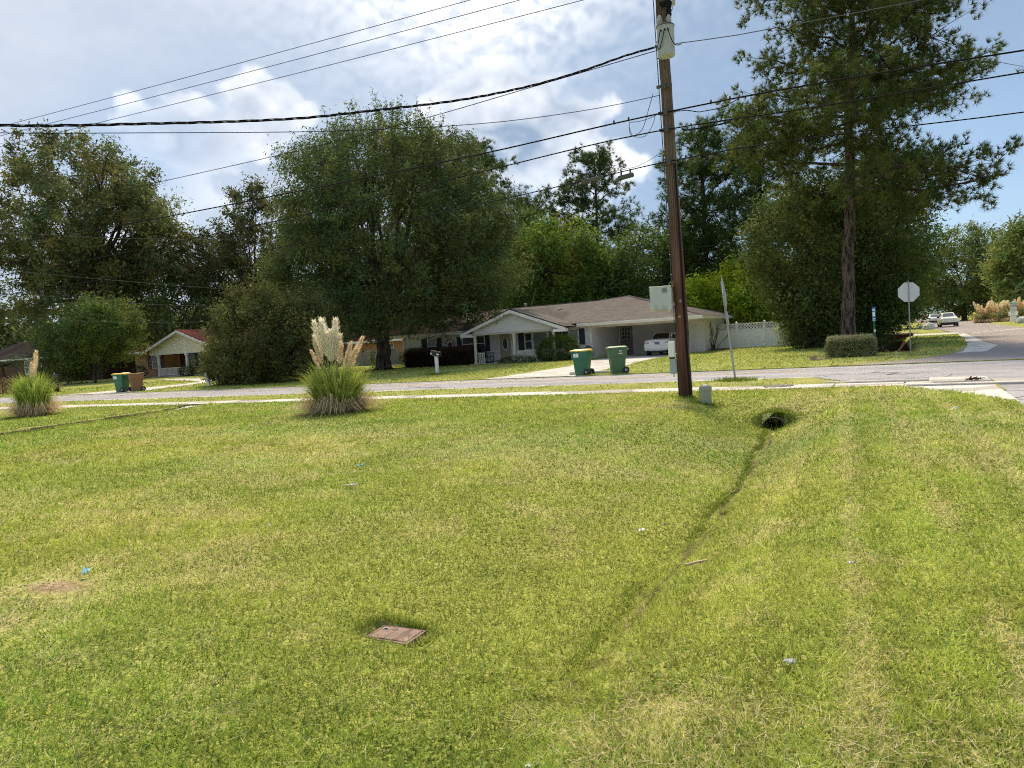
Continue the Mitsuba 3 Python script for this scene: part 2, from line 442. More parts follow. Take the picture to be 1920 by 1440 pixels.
scene['grey_paint'] = {'type': 'twosided', 'bsdf': {'type': 'principled', 'base_color': proc(grey_paint_color), 'roughness': 0.45, 'specular': 0.5}}
def galv_color(p, n, uv):
    return mix((0.24, 0.25, 0.26), (0.40, 0.41, 0.42), fbm(p.x * 9, p.y * 9, p.z * 5))


scene['galvanised'] = {'type': 'twosided', 'bsdf': {'type': 'principled', 'base_color': proc(galv_color), 'roughness': 0.5, 'metallic': 0.35, 'specular': 0.5}}
mat('white_line', (0.74, 0.74, 0.72), 0.8)
mat('yellow_line', (0.52, 0.42, 0.22), 0.8)
mat('white_trim', (0.72, 0.72, 0.70), 0.6)
mat('cream_trim', (0.62, 0.60, 0.46), 0.6)
mat('white_siding', (0.62, 0.62, 0.62), 0.55)
mat('cream_siding', (0.78, 0.74, 0.58), 0.6)
mat('soffit_paint', (0.50, 0.47, 0.41), 0.8)
mat('shutter_paint', (0.030, 0.042, 0.050), 0.5)
mat('brown_shutter', (0.085, 0.030, 0.024), 0.6)
mat('window_glass', (0.055, 0.068, 0.066), 0.08, spec=0.6)
mat('curtained_glass', (0.20, 0.245, 0.225), 0.12, spec=0.5)
mat('door_paint', (0.34, 0.305, 0.215), 0.5)
mat('grey_door', (0.20, 0.195, 0.185), 0.6)
mat('vinyl', (0.88, 0.90, 0.93), 0.4)
mat('sign_back', (0.62, 0.645, 0.66), 0.45, metal=0.15)
mat('yellow_plastic', (0.68, 0.47, 0.045), 0.42)
mat('olive_lid', (0.09, 0.17, 0.09), 0.4)
mat('black_plastic', (0.014, 0.014, 0.015), 0.5)
mat('rubber', (0.02, 0.02, 0.021), 0.7)
mat('rim_metal', (0.30, 0.30, 0.31), 0.35, metal=0.6)
mat('sticker_white', (0.80, 0.83, 0.83), 0.5)
mat('print_grey', (0.25, 0.30, 0.31), 0.6)
mat('white_car', (0.80, 0.80, 0.80), 0.25, clearcoat=1.0, clearcoat_gloss=0.95)
mat('cream_car', (0.72, 0.70, 0.58), 0.25, clearcoat=1.0, clearcoat_gloss=0.95)
mat('silver_car', (0.50, 0.51, 0.52), 0.3, metal=0.3, clearcoat=1.0, clearcoat_gloss=0.95)
mat('red_car', (0.22, 0.03, 0.025), 0.3, clearcoat=1.0, clearcoat_gloss=0.95)
mat('car_glass', (0.012, 0.014, 0.016), 0.05, spec=0.7)
mat('windscreen', (0.10, 0.125, 0.15), 0.05, spec=0.7)
mat('red_lens', (0.16, 0.008, 0.010), 0.15)
mat('clear_lens', (0.72, 0.70, 0.62), 0.1)
mat('plate_face', (0.13, 0.15, 0.26), 0.5)
mat('chrome', (0.55, 0.56, 0.57), 0.15, metal=0.9)
mat('cable_black', (0.016, 0.016, 0.019), 0.95, spec=0.1)
mat('cable_grey', (0.10, 0.105, 0.11), 0.95, spec=0.1)
mat('porcelain', (0.35, 0.36, 0.37), 0.25)
mat('pedestal_plastic', (0.285, 0.300, 0.225), 0.5)
mat('white_box', (0.74, 0.76, 0.78), 0.4)
mat('bluegrey_box', (0.30, 0.37, 0.42), 0.45)
mat('blue_sign', (0.012, 0.13, 0.36), 0.4)
mat('green_sign', (0.012, 0.10, 0.055), 0.5)
mat('teal_sign', (0.10, 0.42, 0.46), 0.5)
mat('yellow_sign', (0.62, 0.60, 0.03), 0.5)
mat('paper_white', (0.66, 0.65, 0.62), 0.8)
mat('litter_blue', (0.50, 0.78, 0.84), 0.6)
mat('litter_teal', (0.36, 0.55, 0.50), 0.6)
mat('twig_wood', (0.42, 0.35, 0.24), 0.85)
mat('stump_wood', (0.34, 0.25, 0.15), 0.9)
mat('star_red', (0.13, 0.025, 0.025), 0.6)
mat('tank_steel', (0.36, 0.395, 0.41), 0.7, spec=0.2)
mat('iron', (0.07, 0.068, 0.066), 0.7)
mat('dark_hole', (0.004, 0.004, 0.004), 1.0, spec=0.0)
mat('mulch', (0.055, 0.035, 0.024), 0.95)
mat('pipe_concrete', (0.085, 0.08, 0.07), 0.95)
mat('orange_marker', (0.75, 0.30, 0.05), 0.6)


def scuffed(c, dirt):
    def f(p, n, uv):
        g = fbm(p.x * 5, p.y * 5, p.z * 2.5)
        low = smoothstep(0.30, 0.02, p.z + 0.12 * noise(p.x * 9, p.y * 9, p.z * 6))
        streak = smoothstep(0.58, 0.75, noise(p.x * 16, p.y * 16, p.z * 1.6)) * 0.30
        return mix(mix(c, dirt, 0.02 + 0.10 * g), dirt, dr.clip(low * 0.40 + streak * 0.5, 0, 1))
    return f


for key, c, rough in (('green_plastic', (0.006, 0.130, 0.064), 0.45), ('olive_plastic', (0.042, 0.122, 0.048), 0.48), ('brown_plastic', (0.215, 0.105, 0.048), 0.55)):
    mat(key, proc(scuffed(c, (0.15, 0.15, 0.12))), rough)

# ------------------------------------------------------------------ ground, roads, pavements
from shapely.geometry import Polygon as SP
from shapely import contains_xy

ROAD = [(-160, 22.65), (-1.9, 22.65), (-1.2, 21.2), (-0.7, 20.62), (0.74, 20.62), (0.80, 21.2), (2.0, 21.45), (2.3, 20.0), (70, 19.9), (70, 27.85), (11.8, 27.85), (11.0, 30.5), (-1.75, 27.85), (-160, 28.05)]
ROAD = [(-160, 22.65), (-1.9, 22.65), (-1.2, 21.2), (-0.7, 20.62), (0.74, 20.62), (2.3, 20.1), (70, 20.0), (70, 27.9), (-160, 27.9)]
STREET_N = [(-1.9, 27.9), (0.44, 30.49), (1.41, 32.1), (2.23, 34.1), (3.2, 41.0), (3.9, 50), (4.5, 66), (4.0, 98), (4.9, 130), (5.2, 200), (7.5, 300), (15, 400), (26, 400), (18, 300), (13.5, 200), (11.8, 130), (10.4, 100), (9.7, 79), (10.2, 60), (10.8, 42), (13, 32), (18, 27.9)]
STREET_S = [(1.98, 19.25), (1.90, 14.6), (1.98, 8), (2.2, -40), (10, -40), (10, 19.25)]
DRIVE = [(-15.4, 27.9), (-15.2, 33), (-15.35, 38), (-16.9, 44.5), (-16.9, 52.3), (-11.4, 52.3), (-11.3, 46), (-11.6, 40.8), (-11.2, 33.2), (-11.0, 29.8), (-10.9, 27.9)]
DRIVE_L = [(-43.6, 27.9), (-42.5, 32), (-43.5, 38), (-58, 46.0), (-56, 48.0), (-41.2, 39), (-39.2, 33.4), (-37.4, 27.9)]
CORNER = [(-1.6, 20.11), (0.26, 20.11), (0.05, 19.05), (0.70, 17.95), (1.22, 17.0), (1.62, 16.0), (1.76, 15.45), (1.96, 15.45), (1.98, 18.9), (2.0, 19.05), (2.3, 20.08), (0.75, 20.6), (-0.7, 20.6)]


def ditch_line(y):
    c = np.interp(y, [-6, 0, 3.3, 5.6, 9.8, 13, 15.6], [-1.35, -1.42, -1.48, -1.65, -1.75, -1.95, -2.08])
    d = np.interp(y, [-4, 2, 3.3, 5.6, 9.8, 13, 15.5], [.06, .13, .19, .36, .52, .54, .52])
    return c, d


def ground_z(x, y):
    x, y = np.asarray(x, float), np.asarray(y, float)
    p = np.stack([x * 0.55, y * 0.55, 0 * x], -1)
    z = 0.030 + 0.05 * (meshkit.fbm(p, 3, 2) - 0.5) * np.clip((19.0 - y) / 3, 0, 1) + 0.012 * (meshkit.noise(np.stack([x * 4.1, y * 4.1, 0 * x], -1)) - 0.5)
    c, d = ditch_line(y)
    u = x - c
    wl = np.interp(y, [2, 10, 15], [2.9, 3.1, 2.1])
    wr = np.interp(y, [2, 10, 15], [1.25, 1.5, 1.45])
    f = np.clip(1 - np.abs(u) / np.where(u < 0, wl, wr), 0, 1)
    prof = f * f * (3 - 2 * f) * 0.55 + f ** 1.6 * 0.45
    step = np.clip((y - 15.50) / 0.10, 0, 1) * np.exp(-(u / 0.45) ** 2)
    up = np.clip((y - 15.6) / 1.5, 0, 1)
    fade = (1 - 0.66 * step) * (1 - up * up * (3 - 2 * up))
    z = z - d * prof * fade
    # a small ragged lip along the ditch's left edge
    lip = np.exp(-((u + 0.06 + 0.12 * (meshkit.noise(np.stack([x * 1.3, y * 1.3, 0 * x], -1)) - 0.5)) / 0.07) ** 2) * np.clip((y - 3.0) / 2, 0, 1) * np.clip((15.2 - y) / 1, 0, 1)
    z = z - 0.055 * lip
    # the bank right of the ditch stands a little proud
    z = z + 0.03 * np.exp(-((x - 0.6) / 0.8) ** 2) * np.clip((17 - y) / 3, 0, 1)
    # sunken front walk in the neighbouring lawn
    wx = np.interp(y, [0, 12, 17.6, 19.05], [-19.9, -20.0, -20.75, -21.35])
    z = z - 0.20 * ((x > wx - 0.95) & (x < wx) & (y < 19.05) & (y > -20))
    # far roadside ditch behind the stop sign
    g = np.clip(1 - np.abs(x - 0.25) / np.where(x < 0.25, 1.6, 1.15), 0, 1)
    g = g * g * (3 - 2 * g)
    z = z - 1.05 * g * np.clip((y - 36.8) / 3.5, 0, 1) * np.clip((62.2 - y) / 0.4, 0, 1)
    # lawns across the road climb slightly to the houses
    z = z + 0.06 * np.clip((y - 29) / 10, 0, 1) * (x < -3)
    # pit of the cover plate
    z = np.where((x > -2.88) & (x < -2.51) & (y > 3.50) & (y < 3.76), z - 0.07, z)
    for P in _sunk:
        z = np.where(contains_xy(P, x, y), np.minimum(z, -0.07), z)
    return z


_sunk = [SP(P).buffer(-0.05) for P in (ROAD, STREET_N, STREET_S, DRIVE, DRIVE_L, CORNER)] + [SP([(-62, 19.05), (0.5, 19.05), (0.5, 20.1), (-62, 20.1)]).buffer(-0.04)]


def spaced(*segs):
    out = []
    for a, b, s in segs:
        out.append(np.arange(a, b, s))
    return np.unique(np.concatenate(out + [np.array([segs[-1][1]])]))


gx = spaced((-900, -160, 60), (-160, -60, 4), (-60, -22, 1.2), (-22, -6, .32), (-6, -3, .14), (-3, -1, .07), (-1, 3, .1), (3, 14, .5), (14, 60, 2), (60, 900, 60))
gy = spaced((-60, 0, 3), (0, 3.36, .14), (3.36, 3.9, .045), (3.9, 15, .14), (15, 17.4, .06), (17.4, 19, .1), (19, 20.2, .05), (20.2, 22.4, .2), (22.4, 22.9, .05), (22.9, 27.6, .5), (27.6, 28.2, .05), (28.2, 36, .35), (36, 64, .4), (64, 100, 2), (100, 400, 15), (400, 1600, 100))
GX, GY = np.meshgrid(gx, gy, indexing='ij')
gv = np.stack([GX, GY, ground_z(GX, GY)], -1).reshape(-1, 3)
ii, jj = np.meshgrid(np.arange(len(gx) - 1), np.arange(len(gy) - 1), indexing='ij')
gq = np.stack([ii * len(gy) + jj, (ii + 1) * len(gy) + jj, (ii + 1) * len(gy) + jj + 1, ii * len(gy) + jj + 1], -1).reshape(-1, 4)
gc = gv[gq].mean(1)
gq = gq[~((np.abs(gc[:, 0] + 2.08) < 0.21) & (gc[:, 1] > 15.44) & (gc[:, 1] < 15.66) & (gc[:, 2] < -0.19))]
setting('ground', quads(gv, gq), 'lawn', smooth=True)

setting('road', sheet(ROAD, 0.0), 'road_asphalt')
setting('side_street', sheet(STREET_N, -0.004), 'street_asphalt')
setting('near_street', sheet(STREET_S, -0.004), 'road_asphalt')
setting('driveway', sheet(DRIVE, 0.012), 'concrete')
for k, yy in enumerate((30.5, 33.5, 36.5, 39.5, 42.5)):
    pass
setting('neighbour_driveway', sheet(DRIVE_L, 0.012), 'concrete')


def line_strip(pts, w, z):
    pts = np.asarray(pts, float)
    t = np.gradient(pts, axis=0)
    t /= np.linalg.norm(t, axis=1, keepdims=True)
    nrm = np.column_stack([-t[:, 1], t[:, 0]]) * w / 2
    v = np.vstack([np.column_stack([pts - nrm, np.full(len(pts), z)]), np.column_stack([pts + nrm, np.full(len(pts), z)])])
    n = len(pts)
    i = np.arange(n - 1)
    return quads(v, np.stack([i, i + 1, n + i + 1, n + i], 1))


part('road', 'edge_line', line_strip([(-150, 22.98), (-60, 22.98), (-1.95, 22.98)], 0.13, 0.005), 'white_line')
part('road', 'edge_line', line_strip([(-0.55, 20.90), (0.7, 20.90)], 0.08, 0.005), 'white_line')
part('road', 'centre_line', line_strip([(-150, 26.15), (-2.4, 26.15)], 0.09, 0.005), 'yellow_line')
part('road', 'centre_line', line_strip([(-150, 26.36), (-2.4, 26.36)], 0.09, 0.005), 'yellow_line')
part('road', 'edge_line', line_strip([(-150, 27.72), (-15.6, 27.72)], 0.07, 0.005), 'white_line')
part('side_street', 'edge_line', line_strip([(5.3, 64), (7.2, 66.6), (9.6, 71)], 0.30, 0.003), 'cream_trim')

# sidewalk: one cast slab after another, joints between them
SL = 1.5
for k in range(26):
    x1 = 0.28 - k * SL
    tilt = 0.006 * math.sin(k * 2.3)
    b = bbox(x1 - SL + 0.009, x1 - 0.009, 19.05, 20.10, -0.09, 0.034 + tilt, 0.008)
    if k == 0:
        scene['sidewalk'] = ply(b, 'concrete')
        labels['sidewalk'] = {'kind': 'structure'}
    else:
        part('sidewalk', 'slab', b, 'concrete')
part('sidewalk', 'far_slabs', cat([bbox(-62 + k * 2.0 + .01, -60 + k * 2.0 - .01, 19.05, 20.10, -0.09, 0.034, 0.008) for k in range(12)]), 'concrete', kind='stuff')
setting('front_walk', quads([(-21.35, 19.05, -0.02), (-22.3, 19.05, -0.02), (-21.7, 17.6, -.05), (-20.75, 17.6, -.05), (-21.45, 16.4, -.10), (-20.52, 16.4, -.10)], [(0, 1, 2, 3), (3, 2, 4, 5)]), 'concrete')
setting('street_corner', slab(CORNER, -0.1, 0.006), 'concrete')
part('street_corner', 'slab', bbox(0.82, 2.0, 19.42, 20.95, -0.1, 0.065, 0.03), 'concrete', label='raised concrete top of the storm drain')
part('street_corner', 'slab', slab([(2.03, 19.40), (2.03, 20.25), (2.6, 20.0), (9.8, 19.95), (9.8, 19.40)], -0.1, 0.045), 'concrete')
part('street_corner', 'kerb', bbox(-1.5, 0.80, 20.44, 20.60, -0.08, 0.055, 0.02), 'concrete')
part('street_corner', 'kerb', bbox(0.3, 9.8, 19.06, 19.38, -0.08, 0.050, 0.01), 'concrete')
setting('far_gutter', slab([(2.30, 34.3), (2.62, 35.2), (3.30, 42), (3.95, 52), (4.5, 66), (4.9, 66), (4.55, 52), (4.2, 44), (4.3, 40), (3.62, 36.2), (3.3, 34.6)], -0.1, 0.006), 'concrete')
setting('far_drive', slab([(-1.2, 62.6), (4.55, 62.0), (4.5, 66.5), (-1.4, 66.5)], -0.1, 0.055), 'concrete')

single('manhole_cover', 'dark round iron manhole cover set in the sidewalk near the leaning sign', 'manhole cover',
       cat([lathe([(0, .052), (.34, .052), (.36, .046), (.36, .03)], (-2.5, 19.78, 0), 28)] + [box(-2.5 - .3 + i * .1 - .02, -2.5 - .3 + i * .1 + .02, 19.56, 20.0, .050, .056) for i in range(7)]), 'iron')
single('leaf_heap', 'small heap of brown leaves on the concrete drain top', 'leaves',
       M(*(lambda r, k: ((np.repeat(r.normal(0, 1, (k, 3)) * [.09, .05, .010] + [1.62, 19.62, .10], 3, 0) + r.normal(0, .035, (3 * k, 3)) * [1, 1, .6]), np.arange(3 * k).reshape(-1, 3)))(np.random.default_rng(4), 70)), 'mulch', kind='stuff')

# ------------------------------------------------------------------ grass: short mown blades and dry clippings
R = np.random.default_rng(20)


def blades(x, y, length, width, lean, col, rng, flat=False):
    n = len(x)
    z = ground_z(x, y)
    a = rng.uniform(0, 2 * np.pi, n)
    b = a + rng.normal(np.pi / 2, 0.5, n)
    base = np.stack([x, y, z], -1)
    side = np.stack([np.cos(b), np.sin(b), 0 * a], -1) * (width / 2)[:, None]
    th = np.full(n, 1.45) + rng.normal(0, .12, n) if flat else lean
    tip = base + np.stack([np.cos(a) * np.sin(th), np.sin(a) * np.sin(th), np.cos(th)], -1) * length[:, None]
    if flat:
        up = rng.uniform(0.015, 0.045, n)
        base = base + np.stack([0 * a, 0 * a, up], -1)
        tip[:, 2] = base[:, 2] + rng.normal(0, 0.008, n)
    v = np.stack([base - side, base + side, tip], 1).reshape(-1, 3)
    c = np.repeat(col, 3, 0)
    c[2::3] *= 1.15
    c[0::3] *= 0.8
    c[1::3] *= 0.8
    return v, c


def scatter(n, rmin, rmax, power, rng):
    """Points round the place one stands, thinning out with distance."""
    u = rng.uniform(0, 1, n)
    k = 2 - power
    r = (rmin ** k + u * (rmax ** k - rmin ** k)) ** (1 / k) if abs(k) > 1e-6 else rmin * (rmax / rmin) ** u
    a = rng.uniform(math.radians(-26.5 - 47), math.radians(-26.5 + 47), n)
    return r * np.sin(a), r * np.cos(a), r


near_poly = SP([(-60, -2), (2.05, -2), (1.93, 8), (1.90, 14.6), (1.80, 15.3), (1.66, 15.9), (1.28, 17.0), (0.76, 17.95), (0.1, 19.02), (-60, 19.02)])
strip_poly = SP([(-60, 20.13), (-1.5, 20.13), (-1.9, 20.7), (-2.6, 21.6), (-3.4, 22.5), (-60, 22.6)])
far_poly = SP([(-60, 28.0), (-1.95, 28.0), (0.4, 30.6), (2.2, 34.2), (3.1, 41), (3.9, 52), (4.2, 61), (-60, 61)]).difference(SP(DRIVE).buffer(.03)).difference(SP(DRIVE_L).buffer(.03)).difference(SP([(-32.2, 44.3), (-10.2, 44.3), (-10.2, 60), (-32.2, 60)]))


def grass(n, rmin, rmax, power, poly, rng, wmul=1.0, hmul=1.0, cap=1e9):
    x, y, r = scatter(n, rmin, rmax, power, rng)
    ok = contains_xy(poly, x, y)
    # bare ground thins the grass
    dl = np.abs(x - (-1.48 - 0.045 * (y - 3.0)))
    dl = dl + 0.16 * (meshkit.noise(np.stack([x * 2.6, y * 2.6, 0 * x], -1)) - .45)
    bare_gate = .35 + .9 * meshkit.noise(np.stack([x * .9 + 4, y * .9, 0 * x], -1))
    bare = np.exp(-(np.abs(dl) / 0.085) ** 2) * np.clip((y - 3.2) / 2, 0, 1) * (y < 15.8) * bare_gate
    bare = np.maximum(bare, np.exp(-(((x + 5.40) / .62) ** 2 + ((y - 3.30) / .28) ** 2)) * 1.1)
    bare = np.maximum(bare, np.exp(-(((x + 5.10) / .6) ** 2 + ((y - 2.62) / .28) ** 2)) * 0.9)
    bare = np.maximum(bare, np.exp(-(((x + 4.75) / .7) ** 2 + ((y - 14.7) / .4) ** 2)) * 0.7)
    wx = np.interp(y, [0, 12, 17.6, 19.05], [-19.9, -20.0, -20.75, -21.35])
    ok &= ~((x > wx - 0.95) & (x < wx) & (y < 19.05))
    ok &= ~((x > -2.845) & (x < -2.545) & (y > 3.565) & (y < 3.74))
    ok &= ~((np.abs(x + 2.08) < 0.25) & (y > 15.40) & (y < 15.50))
    ok &= ~((np.abs(x - 0.25) < 1.0) & (y > 38) & (y < 62.5))
    ok &= rng.uniform(0, 1, n) > bare
    x, y, r = x[ok], y[ok], r[ok]
    m = len(x)
    w = np.clip((lawn_patch_np(x, y) - 0.42) / 0.30, 0, 1)
    w = w * w * (3 - 2 * w)
    dry = rng.uniform(0, 1, m) < 0.06 + 0.42 * w
    g1, g2 = np.array([0.170, 0.230, 0.036]), np.array([0.362, 0.430, 0.092])
    s1, s2 = np.array([0.36, 0.34, 0.13]), np.array([0.60, 0.56, 0.29])
    t = rng.uniform(0, 1, m)[:, None]
    col = np.where(dry[:, None], s1 + (s2 - s1) * t, g1 + (g2 - g1) * t)
    lush = meshkit.noise(np.stack([x * 1.1 + 40, y * 1.1, 0 * x], -1))
    drift = meshkit.fbm(np.stack([x * .42 + 11, y * .42, 0 * x], -1), 3, 4)[:, None]
    col = col * (1.0 + (drift - .5) * np.array([.9, .35, .7])) 
    stripe = np.sin(2 * np.pi * (x + .05 * (y - 6)) / .56) * np.clip((x + 1.5) / .4, 0, 1)
    col = col * (1 + .10 * stripe)[:, None]
    clump = meshkit.noise(np.stack([x * 9.0, y * 9.0, 0 * x + 5], -1)) * .6 + meshkit.noise(np.stack([x * 23.0, y * 23.0, 0 * x + 9], -1)) * .4
    col = col * (0.72 + 0.40 * lush + 0.75 * (clump - .5))[:, None] * np.array([1.22, 1.28, 1.25])
    length = (rng.uniform(0.022, 0.062, m) * (0.5 + 0.6 * lush + 0.7 * clump) + 0.0008 * r) * hmul
    width = np.maximum(0.0055, 0.00115 * np.minimum(r, cap)) * rng.uniform(0.7, 1.4, m) * wmul
    lean = np.clip(np.abs(rng.normal(0.95, 0.33, m)), 0, 1.5)
    return blades(x, y, length, width, lean, col, rng)


gs = [grass(690000, 1.6, 34, 1.75, near_poly, R), grass(60000, 18, 55, 1.5, strip_poly, R), grass(90000, 26, 64, 1.4, far_poly, R, 1.2, 1.0)]
# longer tufts: round the meter cover, the pole, the leaning sign, along the walk's edge
def tuft(cx, cy, sx, sy, n, h, seed):
    r = np.random.default_rng(seed)
    x, y = cx + r.normal(0, sx, n), cy + r.normal(0, sy, n)
    t = r.uniform(0, 1, n)[:, None]
    col = np.array([0.12, 0.18, 0.024]) + t * np.array([0.17, 0.18, 0.04])
    d = np.hypot(cx, cy)
    return blades(x, y, r.uniform(.5, 1.0, n) * h, np.full(n, max(.005, .0011 * d)), np.abs(r.normal(.5, .3, n)), col, r)


gs += [tuft(-2.69, 3.775, .13, .018, 420, .075, 1), tuft(-2.90, 3.63, .018, .06, 160, .06, 2), tuft(-4.25, 17.15, .22, .1, 260, .10, 3), tuft(-3.55, 16.35, .2, .1, 260, .10, 4), tuft(-3.95, 22.15, .28, .14, 600, .16, 5), tuft(-1.45, 4.6, .2, .5, 700, .07, 6), tuft(-0.75, 2.75, .18, .16, 900, .09, 7), tuft(0.55, 3.1, .3, .25, 1100, .085, 8), tuft(-2.0, 15.35, .35, .15, 260, .08, 9), tuft(-2.08, 15.78, .32, .12, 900, .06, 12), tuft(-2.08, 15.60, .24, .05, 700, .05, 15), tuft(-1.80, 15.50, .05, .06, 160, .07, 13), tuft(-2.36, 15.50, .05, .06, 160, .07, 14), tuft(-20.9, 33.3, .3, .2, 300, .15, 10)]
rt = np.random.default_rng(31)
ey = rt.uniform(3.6, 15.2, 5200)
ec = ditch_line(ey)[0] - .105 + rt.normal(0, .03, 5200) + .10 * (meshkit.noise(np.stack([ey * 1.9, ey * 0, ey * 0], -1)) - .5)
et = rt.uniform(0, 1, 5200)[:, None]
gs.append(blades(ec, ey, rt.uniform(.02, .065, 5200) * (.4 + .9 * meshkit.noise(np.stack([ey * 2.3 + 9, ey * 0, ey * 0], -1))), np.maximum(.0055, .0011 * ey), np.abs(rt.normal(.75, .3, 5200)), np.array([.12, .18, .025]) + et * np.array([.18, .19, .05]), rt))
gvv, gcc = np.vstack([a for a, _ in gs]), np.vstack([b for _, b in gs])
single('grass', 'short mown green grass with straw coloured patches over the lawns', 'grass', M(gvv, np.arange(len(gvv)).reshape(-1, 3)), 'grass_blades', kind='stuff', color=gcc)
# dry clippings lying on top
x, y, r = scatter(64000, 1.6, 18, 1.7, R)
ok = contains_xy(near_poly, x, y)
ok &= ~((x > -2.845) & (x < -2.545) & (y > 3.565) & (y < 3.74))
w = np.clip((lawn_patch_np(x, y) - 0.42) / 0.28, 0, 1) * (0.6 + 0.6 * (x > -1.6))
spots = np.exp(-(((x + 5.4) / .8) ** 2 + ((y - 3.3) / .4) ** 2)) + np.exp(-(((x + 5.0) / .8) ** 2 + ((y - 2.6) / .4) ** 2))
ok &= R.uniform(0, 1, len(x)) < 0.05 + 0.62 * w + spots
x, y, r = x[ok], y[ok], r[ok]
t = R.uniform(0, 1, len(x))[:, None]
cv, cc = blades(x, y, R.uniform(.03, .13, len(x)), np.maximum(.0028, .0007 * r), None, np.array([.46, .41, .25]) + t * np.array([.30, .28, .22]), R, flat=True)
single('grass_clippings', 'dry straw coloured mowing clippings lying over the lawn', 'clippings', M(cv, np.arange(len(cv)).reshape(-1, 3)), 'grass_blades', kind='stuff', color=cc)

# small round leaved weeds in patches
wn = np.random.default_rng(44)
cx_, cy_, cr_ = scatter(260, 1.8, 9, 1.2, wn)
k = np.repeat(np.arange(260), 34)
wx_, wy_ = cx_[k] + wn.normal(0, .07, len(k)) * (1 + cr_[k] * .15), cy_[k] + wn.normal(0, .06, len(k)) * (1 + cr_[k] * .15)
ok = contains_xy(near_poly, wx_, wy_) & ~((wx_ > -2.86) & (wx_ < -2.53) & (wy_ > 3.45) & (wy_ < 3.76))
wx_, wy_ = wx_[ok], wy_[ok]
wp = np.stack([wx_, wy_, ground_z(wx_, wy_) + wn.uniform(.02, .05, len(wx_))], -1)
wa = wn.uniform(0, 6.28, len(wx_))
ws_ = wn.uniform(.006, .013, len(wx_))[:, None]
d0 = np.stack([np.cos(wa), np.sin(wa), wn.normal(.1, .3, len(wa))], -1) * ws_
d1 = np.stack([-np.sin(wa), np.cos(wa), wn.normal(0, .3, len(wa))], -1) * ws_
wv = np.stack([wp - d0, wp + d1, wp + d0, wp - d0, wp + d0, wp - d1], 1).reshape(-1, 3)
wc = np.repeat(np.array([.17, .235, .055]) * wn.uniform(.7, 1.4, (len(wp), 1)), 6, 0)
single('clover', 'small round leaved clover weeds growing in patches through the near lawn', 'clover', M(wv, np.arange(len(wv)).reshape(-1, 3)), 'grass_blades', kind='stuff', color=wc)

# ------------------------------------------------------------------ trees, shrubs, plumed grasses
NT = 0


def leaf_tris(pos, nrm_bias, size, rng, aspect=0.55):
    """One small pointed leaf face at every position, turned at random but mostly lying outwards and up."""
    n = len(pos)
    nn = rng.normal(0, 1, (n, 3)) + nrm_bias
    nn /= np.linalg.norm(nn, axis=1, keepdims=True) + 1e-9
    a = np.cross(nn, rng.normal(0, 1, (n, 3)))
    a /= np.linalg.norm(a, axis=1, keepdims=True) + 1e-9
    b = np.cross(nn, a)
    s = size * rng.uniform(0.65, 1.35, n)[:, None]
    v = np.stack([pos - a * s * 0.6 - b * s * aspect * .5, pos - a * s * .6 + b * s * aspect * .5, pos + a * s * 0.9], 1)
    return v.reshape(-1, 3)


def limb(p0, p1, r0, r1, rng, n=6, sag=0.12, sides=5):
    t = np.linspace(0, 1, n)[:, None]
    d = np.linalg.norm(p1 - p0)
    p = p0 + (p1 - p0) * t + np.array([0, 0, 1.0]) * (np.sin(t * np.pi) * sag * d) + rng.normal(0, 0.02 * d, (n, 3)) * np.sin(t * np.pi)
    return tube(p, np.linspace(r0, r1, n), sides, caps=False), p


def crown_points(c, rad, n, rng, seed, inner=0.45, lumps=0.5, flat_base=None, gap=0.0, gapf=0.45):
    out = []
    c, rad = np.asarray(c, float), np.asarray(rad, float)
    while len(out) < n:
        d = rng.normal(0, 1, (n * 2, 3))
        d /= np.linalg.norm(d, axis=1, keepdims=True)
        lump = 1 - lumps * 0.5 + lumps * meshkit.fbm(d * 2.1 + seed * 7.3, 3, seed)
        r = (inner + (1 - inner) * rng.uniform(0, 1, len(d)) ** 0.55) * lump
        p = c + d * rad * r[:, None]
        ok = np.ones(len(p), bool)
        if flat_base is not None:
            ok &= p[:, 2] > flat_base + 0.5 * (meshkit.noise(p * 0.6) - .5)
        if gap > 0:
            ok &= meshkit.fbm(p * gapf + seed * 3.1, 2, seed + 3) > gap
        out.extend(p[ok].tolist())
    return np.array(out[:n])


def foliage(clumps, c, rad, per, size, spread, tint, rng, seed, spray=0.0, up=0.35, aspect=0.55, tintvar=0.28):
    """Leaves round every clump; spray > 0 strings them along twigs that point outwards."""
    n = len(clumps)
    out = (clumps - c) / rad
    out /= np.linalg.norm(out, axis=1, keepdims=True) + 1e-9
    k = np.repeat(np.arange(n), per)
    sc = rng.uniform(0.6, 1.35, n)[k][:, None]
    if spray > 0:
        tw = rng.integers(0, 9, len(k))
        dirs = rng.normal(0, .62, (n, 9, 3)) + (out * np.array([1, 1, .7]) + np.array([0, 0, up]))[:, None]
        dirs /= np.linalg.norm(dirs, axis=2, keepdims=True)
        dd = dirs[k, tw]
        pos = clumps[k] + dd * rng.uniform(-0.25, 1.0, len(k))[:, None] * spray * sc + rng.normal(0, spread, (len(k), 3)) * sc
    else:
        pos = clumps[k] + rng.normal(0, 1, (len(k), 3)) * np.array([1, 1, .7]) * spread * sc
    v = leaf_tris(pos, out[k] * .6 + np.array([0, 0, .7]), size, rng, aspect)
    tv = (1 + tintvar * rng.normal(0, 1, (n, 1)))[k]
    hue = rng.normal(0, 1, n)[k][:, None] * np.array([0.16, 0.03, -0.05])
    col = 2.3 * np.asarray(tint) * np.clip(tv, .45, 1.9) * (1 + hue) * rng.uniform(.75, 1.25, (len(k), 1))
    return v, np.repeat(np.clip(col, 0.004, .6), 3, 0)


